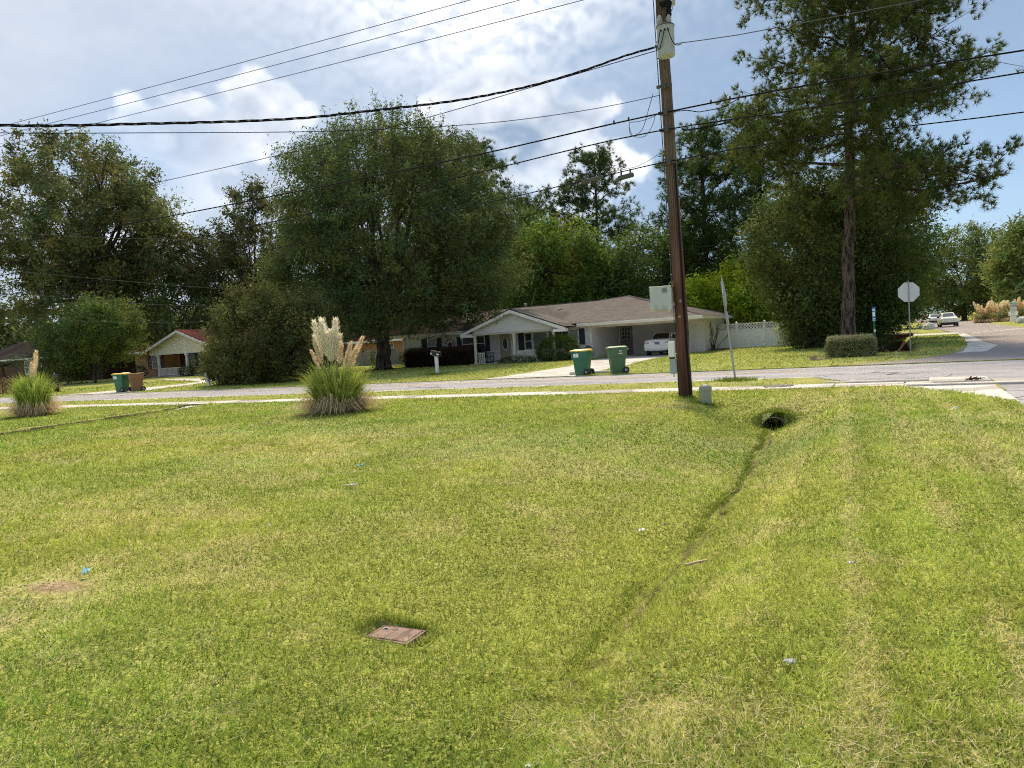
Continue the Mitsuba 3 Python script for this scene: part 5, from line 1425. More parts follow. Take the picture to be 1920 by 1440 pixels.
part(BB, 'fitting', cyl((-4.40, 17.07, .52), (-4.40, 17.07, .60), .022, 10), 'white_box')


def hang(pts, n=60):
    """A smooth line through surveyed points of a hanging wire."""
    from scipy.interpolate import PchipInterpolator
    p = np.asarray(pts, float)
    t = np.r_[0, np.cumsum(np.linalg.norm(np.diff(p, axis=0), axis=1))]
    return PchipInterpolator(t, p)(np.linspace(0, t[-1], n))


def span(a, b, sag, n=40):
    t = np.linspace(0, 1, n)[:, None]
    a, b = np.asarray(a, float), np.asarray(b, float)
    return a + (b - a) * t - np.array([0, 0, 4.0 * sag]) * t * (1 - t)


def wire(label, path, r, m='cable_black', group=None):
    k = thing('overhead_wire', label, 'wire', group)
    scene[k] = ply(tube(path, r, 5), m, smooth=True)
    return k


for z0, lab in ((10.06, 'topmost'), (9.74, 'second from the top'), (9.36, 'third from the top')):
    wire(f'thin power line climbing across the upper left sky, {lab} of three', span((-4.45, PY, z0), (-46, PY, z0 + .95), .12), .0085)
    wire(f'out of view stretch of power line right of the pole, {lab}', span((-4.45, PY, z0), (34, PY, z0 + .5), .5), .0085)
tw = hang([(-15.6, 4.0, 5.42), (-12.54, 7.54, 5.50), (-11.05, 9.33, 5.66), (-9.62, 11.05, 5.87), (-8.66, 12.2, 6.11), (-7.54, 13.54, 6.42), (-6.46, 14.83, 6.84), (-5.63, 15.83, 7.27), (-4.93, 16.67, 7.68), (-4.42, 17.2, 7.90)], 160)
TWK = thing('overhead_wire', 'thick twisted service cable sagging from the transformer to the upper left edge', 'wire')
ph = np.linspace(0, 90, 160)
for k in range(3):
    off = np.stack([.012 * np.cos(ph + k * 2.094), 0 * ph, .016 * np.sin(ph + k * 2.094)], -1)
    part(TWK, 'strand', tube(tw + off, .0105, 5), 'cable_black', smooth=True)
wire('thin sagging wire just below the thick twisted cable at left', hang([(-16, 4.4, 5.45), (-12.93, 7.77, 5.5), (-11.34, 9.55, 5.6), (-9.82, 11.25, 5.71), (-8.46, 12.77, 5.86), (-7.34, 14.02, 6.03), (-5.87, 15.66, 6.38), (-4.45, 17.2, 6.84)]), .0075)
wire('thin wire from the transformer sloping down left past the top of the oak', hang([(-46, PY, 7.9), (-29.3, PY, 7.40), (-22.5, PY, 7.33), (-15.8, PY, 7.36), (-10.6, PY, 7.50), (-7.5, PY, 7.68), (-4.45, PY, 7.86)]), .010)
wire('thin wire from the transformer rising to the upper right through the pine', hang([(-4.0, 17.1, 7.84), (-2.4, PY, 7.78), (.86, PY, 7.66), (12, PY, 7.4), (34, PY, 8.0)]), .010, 'cable_grey')
wire('thick upper telephone cable bundle crossing the whole view at the pole', hang([(-46, PY - .2, 6.55), (-29.5, PY - .2, 6.25), (-20.9, PY - .2, 6.15), (-14.3, PY - .2, 6.19), (-9.1, PY - .2, 6.26), (-4.5, PY - .2, 6.41), (-2.75, PY - .2, 6.43), (0, PY - .2, 6.38), (2.4, PY - .2, 6.29), (14, PY - .2, 5.9), (34, PY - .2, 6.4)], 90), .018)
wire('middle telephone cable crossing the view below the thick cable bundle', hang([(-46, PY - .2, 5.2), (-29.7, PY - .2, 5.14), (-16, PY - .2, 5.45), (-9.15, PY - .2, 5.82), (-4.47, PY - .2, 6.04), (-1.0, PY - .2, 5.94), (2.38, PY - .2, 5.90), (14, PY - .2, 5.6), (34, PY - .2, 6.0)], 90), .015)
wire('lowest telephone cable on the pole with two grey splice boxes', hang([(-46, PY - .2, 4.5), (-29.8, PY - .2, 4.42), (-16, PY - .2, 4.68), (-10.8, PY - .2, 4.94), (-6.3, PY - .2, 5.21), (-4.47, PY - .2, 5.33), (-2.6, PY - .2, 5.37), (2.4, PY - .2, 5.18), (14, PY - .2, 4.9), (34, PY - .2, 5.3)], 90), .0125)
wire('slim messenger wire just above the lowest telephone cable left of the pole', hang([(-6.7, PY - .2, 5.235), (-5.8, PY - .2, 5.30), (-5.1, PY - .2, 5.33), (-4.47, PY - .2, 5.55)]), .006)
wire('looped slack wire hanging between the cables right of the pole', hang([(-4.1, 17.05, 6.38), (-3.85, 17.05, 6.36), (-3.5, 17.05, 6.27), (-3.15, 17.05, 6.27), (-2.8, 17.05, 6.36), (-2.62, 17.05, 6.43)]), .010)
wire('slack wire loops hanging between the cables left of the pole', hang([(-4.55, 17.05, 6.85), (-4.68, 17.0, 6.45), (-4.85, 17.0, 6.08), (-5.05, 17.0, 6.0), (-5.12, 17.0, 6.15), (-5.10, 17.0, 6.32), (-4.9, 17.0, 6.30), (-4.5, 17.05, 6.38)]), .007)
wire('second small slack loop left of the pole under the thick cable', hang([(-4.52, 17.02, 6.35), (-4.60, 16.98, 6.12), (-4.80, 16.98, 5.94), (-5.02, 16.98, 5.99), (-5.10, 16.98, 6.2)]), .006)
wire('lower loop of cable slack carried on the middle cable right of the pole', hang([(-3.95, 17.08, 5.99), (-3.85, 17.07, 5.94), (-3.4, 17.07, 5.93), (-2.95, 17.08, 5.95), (-2.9, 17.08, 5.98)]), .017)
for c0, c1, r, lab in (((-6.36, 17.08, 5.175), (-5.82, 17.08, 5.225), .046, 'long grey splice case hanging on the lowest cable'), ((-5.46, 17.08, 5.13), (-5.10, 17.08, 5.17), .055, 'short grey splice box on the lowest cable nearest the pole')):
    k = thing('splice_case', lab, 'splice case')
    part(k, 'case', cat([tube([np.array(c0), np.array(c0) + (np.array(c1) - c0) * .04, np.array(c0) + (np.array(c1) - c0) * .96, np.array(c1)], [r * .75, r, r, r * .75], 10)]), 'cable_grey', smooth=40)
    part(k, 'strap', cat([box(c0[0] + (c1[0] - c0[0]) * f - .015, c0[0] + (c1[0] - c0[0]) * f + .015, 17.06, 17.10, c0[2], c0[2] + .17) for f in (.2, .8)]), 'cable_grey')
spots = [(-4.02, 5.36, 'lowest cable, nearest to the pole on its right'), (-3.90, 5.37, 'lowest cable, second right of the pole'), (-5.5, 6.41, 'thick cable bundle, farther left of the pole'), (-5.15, 6.42, 'thick cable bundle, nearer left of the pole'), (-3.3, 6.45, 'thick cable bundle, above the slack loop right of the pole'), (-2.9, 6.45, 'thick cable bundle, at the right end of the slack loop'), (-3.75, 6.03, 'middle cable, left one above the cable slack'), (-3.2, 6.0, 'middle cable, right one above the cable slack'), (-5.9, 5.27, 'lowest cable, left of the short splice box')]
for i, (x, z, lab) in enumerate(spots):
    k = thing('cable_clamp', 'small dark clamp on the ' + lab, 'clamp', 'small clamps on the cables near the pole')
    scene[k] = ply(cat([lathe([(0, 0), (.02, .005), (.024, .03), (.012, .06), (0, .065)], (x, PY - .2, z - .01), 8), box(x - .008, x + .008, PY - .21, PY - .19, z - .05, z)]), 'iron', smooth=40)
for a, b, sag, r, lab in (((-58.3, 34, 9.1), (-29.5, 34.2, 4.85), .1, .012, 'pale service wire crossing the dark trees toward the oak, upper left'), ((-59, 34, 7.7), (-33, 38, 4.6), .5, .012, 'pale sagging wire crossing the dark trees at left, middle one'), ((-59, 34.5, 5.9), (-30, 40, 4.4), .9, .010, 'pale sagging wire crossing the trees low at left'), ((-62, 31, 12.6), (-36, 36.5, 9.0), .4, .012, 'pale wire crossing the crown of the tall left tree'),
                          ((-24, 62, 7.7), (-4.5, 60.5, 8.5), .2, .013, 'upper far wire passing behind the pole in front of the pines'), ((-24, 62, 7.25), (-4.5, 60.5, 8.1), .25, .013, 'second far wire passing behind the pole in front of the pines'), ((-24, 60, 5.35), (-7.6, 59.5, 5.62), .2, .012, 'low far wire passing behind the pole above the carport')):
    wire(lab, span(a, b, sag), r, 'cable_grey')

# ------------------------------------------------------------------ signs and street furniture
LS = thing('leaning_sign', 'leaning diamond warning sign seen edge on beside the road', 'sign')
b0, b1 = np.array([-3.95, 22.2, -.1]), np.array([-4.245, 22.2, 3.02])
ax = (b1 - b0) / np.linalg.norm(b1 - b0)
up_, sd = ax, np.array([0.0, 1.0, 0.0])
part(LS, 'post', cat([tube([b0, b0 + ax * 3.0], .028, 8)]), 'galvanised', smooth=True)
yw = math.radians(-5)
sdv = np.array([-math.sin(yw), -math.cos(yw), 0])
nv = np.cross(sdv, ax)
nv /= np.linalg.norm(nv)
def plate(c, pts, th=.006):
    lo = np.array([c + sdv * a + ax * b for a, b in pts])
    n = len(pts)
    v = np.vstack([lo - nv * th / 2, lo + nv * th / 2])
    f = [(0, i, i + 1) for i in range(1, n - 1)] + [(n, n + i + 1, n + i) for i in range(1, n - 1)]
    for i in range(n):
        j = (i + 1) % n
        f += [(i, n + i, j), (j, n + i, n + j)]
    return M(v, f)
part(LS, 'panel', plate(b0 + ax * 2.62 - nv * .035, [(0, -.53), (.53, 0), (0, .53), (-.53, 0)]), 'galvanised')
part(LS, 'plaque', plate(b0 + ax * 1.93 - nv * .035, [(-.20, -.19), (.20, -.19), (.20, .19), (-.20, .19)]), 'galvanised')
SS = thing('stop_sign', 'back of a stop sign on a grey post at the street corner', 'sign')
part(SS, 'post', cat([bbox(.745, .795, 35.87, 35.90, -.1, 3.02, .006)]), 'galvanised')
oc = [(.77 + .432 * math.cos(a), 2.535 + .432 * math.sin(a)) for a in np.radians(np.arange(22.5, 360, 45))]
part(SS, 'panel', prism(oc, 'y', 35.905, 35.910), 'sign_back', label='blank grey back of the octagonal panel')
part(SS, 'bolt', cat([lathe([(0, 0), (.012, 0), (.012, .01), (0, .012)], (.77, 35.86, z), 8) for z in (2.25, 2.82)]), 'galvanised')
part(SS, 'street_name_blade', cat([box(.768, .776, 35.60, 36.2, 3.03, 3.19), box(.75, .79, 35.86, 35.92, 3.0, 3.06)]), 'green_sign')
BS = thing('marker_post', 'narrow green post with a blue and white marker beside the hedge', 'marker')
part(BS, 'post', box(-.575, -.505, 34.28, 34.31, -.05, 1.95), 'green_sign')
part(BS, 'panel', bbox(-.605, -.475, 34.262, 34.278, 1.42, 2.0, .004), 'blue_sign')
part(BS, 'print', cat([box(-.585, -.495, 34.256, 34.261, z0, z1) for z0, z1 in ((1.84, 1.92), (1.62, 1.80), (1.50, 1.54), (1.45, 1.47))]), 'sticker_white')
part(BS, 'sticker', bbox(-.56, -.49, 34.270, 34.279, .98, 1.10, .003), 'paper_white')
PD = thing('cable_pedestal', 'round topped green beige plastic pedestal next to the pole', 'pedestal')
part(PD, 'body', lathe([(.125, -.05), (.125, .26), (.120, .275)], (-3.565, 16.4, 0), 28), 'pedestal_plastic', smooth=40)
part(PD, 'dome', lathe([(.134, .24), (.136, .30), (.128, .335), (.10, .365), (.05, .385), (0, .39)], (-3.565, 16.4, 0), 28), 'pedestal_plastic', smooth=40)
part(PD, 'rib', cat([box(-3.565 + .125 * math.cos(a) - .006, -3.565 + .125 * math.cos(a) + .006, 16.4 + .125 * math.sin(a) - .006, 16.4 + .125 * math.sin(a) + .006, 0, .25) for a in (-.5, -2.6, 1.0, 2.4)]), 'pedestal_plastic')
MC = thing('meter_cover', 'rectangular rusty pink cover plate sunk in the near lawn', 'cover')
mz = float(ground_z(np.array([-2.69]), np.array([3.59]))[0]) + .07 - .016
def mc(m):
    return m.apply_translation((-.09, .22, mz))
part(MC, 'lid', mc(bbox(-2.745, -2.465, 3.325, 3.505, -.06, .012, .008)), 'rust_plate')
part(MC, 'rim', mc(cat([box(-2.760, -2.747, 3.31, 3.52, -.06, .008), box(-2.463, -2.450, 3.31, 3.52, -.06, .008), box(-2.747, -2.463, 3.507, 3.52, -.06, .008), box(-2.747, -2.463, 3.31, 3.323, -.06, .008)])), 'rust_plate')
part(MC, 'latch', mc(cat([tube([(-2.70 + .017 * math.cos(a), 3.455 + .012 * math.sin(a), .014) for a in np.linspace(0, 6.28, 13)], .0035, 5, caps=False)])), 'galvanised', smooth=True)
part(MC, 'latch_hole', mc(lathe([(0, .0135), (.014, .0135)], (-2.70, 3.455, 0), 12)), 'dark_hole')
part(MC, 'seam', mc(box(-2.635, -2.631, 3.332, 3.50, .0115, .0132)), 'iron')

MB = thing('mailbox', 'tilted black mailbox with white labels on a thick white post', 'mailbox')
mx, my = -20.9, 33.4
part(MB, 'post', cat([bbox(mx - .075, mx + .075, my - .075, my + .075, -.05, 1.0, .012)]), 'white_trim')
mt = trimesh.transformations.rotation_matrix(.22, [0, 1, 0])
mt[:3, 3] = [mx - .02, my, 1.02]
prof = [(-.105, 0), (.105, 0), (.105, .15)] + [(.105 * math.cos(a), .15 + .10 * math.sin(a)) for a in np.linspace(.3, 2.84, 8)] + [(-.105, .15)]
part(MB, 'body', prism(prof, 'x', -.30, .24).apply_transform(mt), 'black_plastic')
part(MB, 'door', prism([(y * 1.04, z * 1.02) for y, z in prof], 'x', .241, .262).apply_transform(mt), 'black_plastic')
part(MB, 'number_plate', cat([box(.09, .22, -.112, -.106, .06, .13), box(-.28, -.19, -.112, -.106, .04, .11)]).apply_transform(mt), 'sticker_white')
part(MB, 'tray', box(-.2, .16, -.09, .09, -.03, -.001).apply_transform(mt), 'weathered_board')
MB2 = thing('mailbox', 'dark flat topped mailbox on a thin post beyond the road at left', 'mailbox')
part(MB2, 'post', box(-50.09, -50.0, 32.15, 32.24, -.05, .95), 'bark')
part(MB2, 'body', prism([(y + 32.2, z) for y, z in [(-.11, 0), (.11, 0), (.11, .2), (.05, .26), (-.05, .26), (-.11, .2)]], 'x', -50.5, -49.8).apply_translation([0, 0, .95]), 'black_plastic')
part(MB2, 'flag', box(-50.2, -50.1, 32.08, 32.089, 1.2, 1.35), 'galvanised')
WP = thing('white_post', 'leaning weathered white post at the foot of the dark shrubs', 'post')
part(WP, 'shaft', frame_at(bbox(-.09, .09, -.07, .07, -.1, .80, .02), (-34.62, 31.0, 0), .2, (-.16, [0, 1, 0])), 'white_trim')
part(WP, 'cap', frame_at(bbox(-.10, .10, -.08, .08, .80, .84, .01), (-34.62, 31.0, 0), .2, (-.16, [0, 1, 0])), 'weathered_board')

# wheeled bins


def wheeled_bin(label, o, rz, body, lid, s=1.0, emblem=None, dome=True):
    k = thing('wheeled_bin', label, 'bin')
    def put(n, m, b, sm=False, lab=None):
        m = m.copy()
        m.apply_scale(s)
        return part(k, n, frame_at(m, o, rz), b, sm, lab)
    def ring(x0, x1, y, z, r=.05):
        p = []
        for cx, cy, a0 in ((x1 - r, y - r, 0), (x0 + r, y - r, 90), (x0 + r, -y + r, 180), (x1 - r, -y + r, 270)):
            for a in np.radians(np.linspace(a0, a0 + 90, 5)):
                p.append((cx + r * math.cos(a), cy + r * math.sin(a), z))
        return p
    def loft(rings):
        n = len(rings[0])
        v = np.vstack(rings)
        q = [(i * n + j, i * n + (j + 1) % n, (i + 1) * n + (j + 1) % n, (i + 1) * n + j) for i in range(len(rings) - 1) for j in range(n)]
        m = quads(v, q)
        last = (len(rings) - 1) * n
        f = [(last, last + i, last + i + 1) for i in range(1, n - 1)] + [(0, i + 1, i) for i in range(1, n - 1)]
        return M(m.vertices, np.vstack([m.faces, f]))
    put('body', loft([ring(-.26, .20, .22, 0), ring(-.27, .22, .235, .08), ring(-.32, .28, .265, .62), ring(-.325, .285, .268, .645), ring(-.365, .32, .295, .655), ring(-.385, .335, .31, .93), ring(-.385, .335, .31, .955)]), body, 35)
    zl = .957
    if dome:
        put('lid', loft([ring(-.41, .36, .325, zl), ring(-.42, .36, .335, zl + .015), ring(-.40, .35, .32, zl + .045), ring(-.28, .30, .22, zl + .085, .08)]), lid, 45)
    else:
        put('lid', loft([ring(-.40, .36, .325, zl), ring(-.41, .36, .335, zl + .02), ring(-.39, .35, .31, zl + .035)]), lid, 45)
    put('handle', cat([tube([(.33, -.24, .88), (.42, -.24, .91), (.42, .24, .91), (.33, .24, .88)], .017, 8)]), body, True)
    put('axle', cyl((.24, -.25, .12), (.24, .25, .12), .014, 8), 'iron', True)
    for sgn in (-1, 1):
        w = lathe([(.045, -.03), (.105, -.034), (.125, -.022), (.125, .022), (.105, .034), (.045, .03)], (0, 0, 0), 22)
        w.apply_transform(trimesh.transformations.rotation_matrix(math.pi / 2, [1, 0, 0]))
        w.apply_translation((.25, sgn * .275, .125))
        kk = put('wheel', w, 'rubber', 40)
        hub = lathe([(0, -.03), (.04, -.032), (.05, -.024), (.05, .024), (.04, .032), (0, .03)], (0, 0, 0), 14)
        sp = [box(-.006, .006, -.03, .03, .04, .10).apply_transform(trimesh.transformations.rotation_matrix(a, [0, 1, 0])) for a in np.arange(0, 6.28, 1.257)]
        hub.apply_transform(trimesh.transformations.rotation_matrix(math.pi / 2, [1, 0, 0]))
        hub = cat([hub] + sp)
        hub.apply_translation((.25, sgn * .277, .125))
        hub.apply_scale(s)
        part(kk, 'hub', frame_at(hub, o, rz), 'rim_metal', 40)
    if emblem == 'sticker':
        st = put('sticker', frame_at(box(-.105, .105, -.006, 0, -.075, .075), (-.15, -.303, .80), 0, (.055, [1, 0, 0])), 'sticker_white', lab='white sticker with a grey emblem')
        em = [lathe([(0, -.008), (.032, -.008)], (0, 0, 0), 12).apply_transform(trimesh.transformations.translation_matrix([0, 0, .02]) @ trimesh.transformations.rotation_matrix(math.pi / 2, [1, 0, 0])).apply_translation((0, -.017, 0))]
        em += [box(-.085, .085, -.0085, -.0065, -.060, -.046), box(-.05, .05, -.0085, -.0065, -.034, -.026)]
        m = cat(em)
        m = frame_at(m, (-.15, -.303, .80), 0, (.055, [1, 0, 0]))
        m.apply_scale(s)
        part(st, 'print', frame_at(m, o, rz), 'print_grey')
    if emblem == 'print':
        bars = []
        rr = np.random.default_rng(3)
        for z, w in ((.855, .105), (.805, .03), (.755, .15)):
            x = .06 - w / 2
            while x < .06 + w / 2 - .006:
                ww = rr.uniform(.010, .018)
                bars.append(box(x, x + ww, -.322, -.3085, z - .014, z + .014))
                x += ww + .005
        put('printed_lettering', cat(bars), 'sticker_white', lab='three short lines of faded white print')
    return k


wheeled_bin('green bin with a yellow lid and white sticker at the driveway mouth', (-11.02, 28.55, .004), -.02, 'green_plastic', 'yellow_plastic', 1.0, 'sticker')
wheeled_bin('all green bin with a pale green lid beside the yellow lidded one', (-9.55, 28.55, .03), .52, 'olive_plastic', 'olive_lid', 1.02, 'print')
wheeled_bin('green bin with a yellow lid at left beside the brown bin', (-39.40, 29.1, .01), .12, 'green_plastic', 'yellow_plastic', 1.05, 'sticker')
wheeled_bin('plain brown bin at left beside a green bin', (-38.42, 29.3, .01), 1.1, 'brown_plastic', 'brown_plastic', 1.04, None, False)
single('kerb_block', 'low pale concrete block under the green bin at the driveway mouth', 'kerb block', bbox(-11.75, -9.95, 28.85, 29.1, -.05, .13, .03), 'concrete')

# ------------------------------------------------------------------ cars


def car(label, o, rz, W, L, st, paint, rear=True, wheel_r=.32, trim='black_plastic', front_st=None):
    """st: stations (u, bottom, belt, roof height or 0 for none, half width at belt factor, roof half width factor)."""
    k = thing('car', label, 'car')
    cs = []
    for u, zb, zs, zr, wf, rf in st:
        w = W * wf
        zr = zr or zs + .045
        wr = W * rf
        half = [(0, zb), (w * .86, zb), (w * .97, zb + .10), (w, zb + (zs - zb) * .55), (w * .965, zs), (wr, zr - .05), (wr * .86, zr - .008), (0, zr)]
        ring = [(x, u, z) for x, z in half] + [(-x, u, z) for x, z in half[-2:0:-1]]
        cs.append(ring)
    cs = np.array(cs)
    n = cs.shape[1]
    # refine along the length
    from scipy.interpolate import PchipInterpolator
    us = np.array([s[0] for s in st])
    uu = np.unique(np.concatenate([np.linspace(us[0], us[-1], 60), us]))
    fine = PchipInterpolator(us, cs, axis=0)(uu)
    m = len(uu)
    q = [(i * n + j, i * n + (j + 1) % n, (i + 1) * n + (j + 1) % n, (i + 1) * n + j) for i in range(m - 1) for j in range(n)]
    B = quads(fine.reshape(-1, 3), q)
    capf = [(0, i + 1, i) for i in range(1, n - 1)] + [((m - 1) * n, (m - 1) * n + i, (m - 1) * n + i + 1) for i in range(1, n - 1)]
    B = M(B.vertices, np.vstack([B.faces, capf]))
    def put(nm, mesh, mt, sm=False, lab=None):
        return part(k, nm, frame_at(mesh, o, rz), mt, sm, lab)
    put('body', B, paint, 32)
    at_ = PchipInterpolator(us, cs, axis=0)
    def skin(u0, u1, j0, f0, j1, f1, out, nu=8, nv=5):
        """A patch of the shell between stations u0..u1 and section places, lifted off it by out."""
        U = np.linspace(u0, u1, nu)
        S = at_(U)
        a = S[:, j0] * (1 - f0) + S[:, (j0 + 1) % n] * f0
        b = S[:, j1] * (1 - f1) + S[:, (j1 + 1) % n] * f1
        t = np.linspace(0, 1, nv)[None, :, None]
        P = a[:, None] * (1 - t) + b[:, None] * t
        if j0 == 5:
            mid = S[:, 7]
            P = np.stack([S[:, 5] * (1 - f0) + S[:, 6] * f0, S[:, 6] * .7 + S[:, 7] * .3, mid, S[:, 8] * .7 + S[:, 7] * .3, S[:, 9] * (1 - f0) + S[:, 8] * f0], 1)
        P = P + np.asarray(out)
        nv_ = P.shape[1]
        qq = [(i * nv_ + j, i * nv_ + j + 1, (i + 1) * nv_ + j + 1, (i + 1) * nv_ + j) for i in range(nu - 1) for j in range(nv_ - 1)]
        return quads(P.reshape(-1, 3), qq)
    return k, put, skin, at_, n


def wheels(k, put, W, us, r):
    for u in us:
        for s in (-1, 1):
            w = lathe([(.12, -.10), (r * .72, -.11), (r, -.08), (r, .08), (r * .72, .11), (.12, .10)], (0, 0, 0), 22)
            w.apply_transform(trimesh.transformations.rotation_matrix(math.pi / 2, [0, 1, 0]))
            w.apply_translation((s * (W - .10), u, r))
            kk = put('wheel', w, 'rubber', 40)
            rim = lathe([(0, -.02), (r * .62, -.05), (r * .68, -.02), (r * .68, .02), (r * .62, .05), (0, .02)], (0, 0, 0), 16)
            rim.apply_transform(trimesh.transformations.rotation_matrix(math.pi / 2, [0, 1, 0]))
            rim.apply_translation((s * (W - .045), u, r))
            part(kk, 'rim', rim_place(k, rim), 'rim_metal', 40)


_place = {}


def rim_place(k, m):
    o, rz = _place[k]
    return frame_at(m, o, rz)


# the white saloon in the carport, its tail towards the road
SED = [(0, .42, .74, 0, .84, .70), (.06, .30, .93, 0, .94, .78), (.40, .22, 1.00, 0, .985, .80), (.72, .20, 1.01, 1.045, .99, .78), (1.50, .20, .99, 1.40, 1.0, .66), (2.1, .20, .97, 1.45, 1.0, .66), (2.65, .20, .95, 1.42, 1.0, .65), (3.45, .20, .93, .97, .99, .74), (4.3, .20, .82, 0, .95, .72), (4.72, .28, .66, 0, .86, .66), (4.8, .38, .58, 0, .78, .6)]
o, rz = (-13.15, 47.2, .02), 0.0
k, put, skin, at_, n = car('white saloon car parked tail out in the open carport', o, rz, .92, 4.8, SED, 'white_car')
_place[k] = (o, rz)
put('rear_window', skin(.78, 1.42, 5, .25, 8, .75, (0, -.006, .012)), 'car_glass', True)
put('side_window', skin(.95, 3.2, 4, .12, 4, .88, (.012, 0, 0)), 'car_glass', True)
put('side_window', skin(.95, 3.2, 9, .12, 9, .88, (-.012, 0, 0)), 'car_glass', True)
put('windscreen', skin(2.75, 3.4, 5, .25, 8, .75, (0, .006, .012)), 'windscreen', True)
for s in (-1, 1):
    put('tail_light', M([(s * .88, .06, .88), (s * .52, .01, .84), (s * .50, .01, .76), (s * .86, .03, .74), (s * .925, .34, .86), (s * .92, .30, .78)], [(0, 1, 2), (0, 2, 3), (0, 3, 5), (0, 5, 4), (2, 1, 0), (3, 2, 0), (5, 3, 0), (4, 5, 0)]).apply_translation((0, -.012, 0)), 'red_lens')
    put('exhaust_pipe', cyl((s * .62, -.02, .30), (s * .62, .2, .30), .045, 12), 'dark_hole', True)
    put('wing_mirror', bbox(s * 1.0 - .09, s * 1.0 + .09, 3.0, 3.1, .95, 1.10, .03), 'white_car')
put('licence_plate', bbox(-.16, .16, -.012, .01, .70, .85, .004), 'plate_face')
put('chrome_strip', bbox(-.34, .34, -.01, .03, .875, .90, .004), 'chrome')
put('bumper_lip', bbox(-.78, .78, .0, .14, .40, .43, .01), 'white_trim')
put('under_valance', bbox(-.74, .74, .03, .3, .20, .31, .02), 'black_plastic')
wheels(k, put, .92, (.98, 3.85), .33)
# the two cars coming down the side street
HATCH = [(0, .40, .72, 0, .80, .62), (.06, .28, .88, 0, .92, .72), (.35, .20, .98, 0, .98, .80), (.95, .20, 1.03, 1.08, 1.0, .78), (1.75, .20, 1.05, 1.50, 1.0, .70), (2.4, .20, 1.05, 1.56, 1.0, .70), (3.5, .20, 1.05, 1.50, 1.0, .68), (4.05, .24, .98, 1.06, .96, .72), (4.2, .40, .75, 0, .84, .66)]
SAL2 = [(0, .40, .66, 0, .80, .62), (.06, .28, .78, 0, .92, .72), (.35, .20, .88, 0, .98, .80), (1.25, .20, .96, 1.0, 1.0, .78), (2.05, .20, .98, 1.40, 1.0, .66), (2.6, .20, .98, 1.46, 1.0, .66), (3.3, .20, 1.0, 1.40, 1.0, .66), (4.0, .24, 1.0, 1.05, .96, .72), (4.5, .40, .75, 0, .84, .66)]
for lab, o, rz, S, W, paint, dark in (('cream fronted hatchback with headlights on, nearest car on the side street', (5.93, 96.0, 0), 0.03, HATCH, .89, 'cream_car', True), ('silver car following just behind the hatchback on the side street', (6.1, 128.0, 0), 0.03, SAL2, .90, 'silver_car', True)):
    k, put, skin, at_, n = car(lab, o, rz, W, S[-1][0], S, paint)
    _place[k] = (o, rz)
    ws = (1.02, 1.72) if S is HATCH else (1.32, 2.0)
    put('windscreen', skin(ws[0], ws[1], 5, .15, 8, .85, (0, -.008, .012)), 'windscreen', True)
    put('side_window', skin(ws[1] - .35, 3.6, 4, .12, 4, .88, (.012, 0, 0)), 'car_glass', True)
    put('side_window', skin(ws[1] - .35, 3.6, 9, .12, 9, .88, (-.012, 0, 0)), 'car_glass', True)
    for s in (-1, 1):
        put('headlight', M([(s * .80, .13, .86), (s * .44, .03, .80), (s * .46, .02, .70), (s * .80, .08, .72)], [(0, 1, 2), (0, 2, 3), (2, 1, 0), (3, 2, 0)]).apply_translation((0, -.03, 0)), 'clear_lens')
        put('wing_mirror', bbox(s * 1.0 - .10, s * 1.0 + .10, 1.25, 1.35, 1.0, 1.16, .03), 'black_plastic')
    put('grille', bbox(-.42, .42, -.02, .04, .66, .76, .01), 'chrome')
    put('lower_bumper', bbox(-.82, .82, -.03, .25, .22, .50, .04), 'black_plastic')
    put('licence_plate', bbox(-.16, .16, -.045, -.03, .52, .63, .003), 'sticker_white')
    wheels(k, put, W, (.85, S[-1][0] - .8), .33)
# parked cars far up the street
for lab, o, rz, paint in (('white car parked far up the side street, left one', (3.0, 250, 0), .6, 'white_car'), ('white car parked far up the side street, middle one', (7.2, 300, 0), .9, 'white_car'), ('white car parked far up the side street, right one', (9.3, 306, 0), .9, 'white_car'), ('dark red car parked far up the side street', (13.0, 330, 0), .9, 'red_car')):
    k, put, skin, at_, n = car(lab, o, rz, .92, 4.5, SAL2, paint)
    _place[k] = (o, rz)
    put('windscreen', skin(1.32, 2.0, 5, .15, 8, .85, (0, -.01, .014)), 'car_glass', True)
    put('side_window', skin(1.7, 3.6, 4, .1, 4, .9, (.014, 0, 0)), 'car_glass', True)
    put('side_window', skin(1.7, 3.6, 9, .1, 9, .9, (-.014, 0, 0)), 'car_glass', True)
    wheels(k, put, .92, (.85, 3.7), .33)

# ------------------------------------------------------------------ rocks, roadside signs, litter


def rock(label, c, s, seed):
    m = trimesh.creation.icosphere(3)
    v = m.vertices
    r = .75 + .55 * meshkit.fbm(v * 1.2 + seed, 3, seed)
    return single('boulder', label, 'rock', M(v * r[:, None] * s + c, m.faces), 'pale_rock', smooth=30)


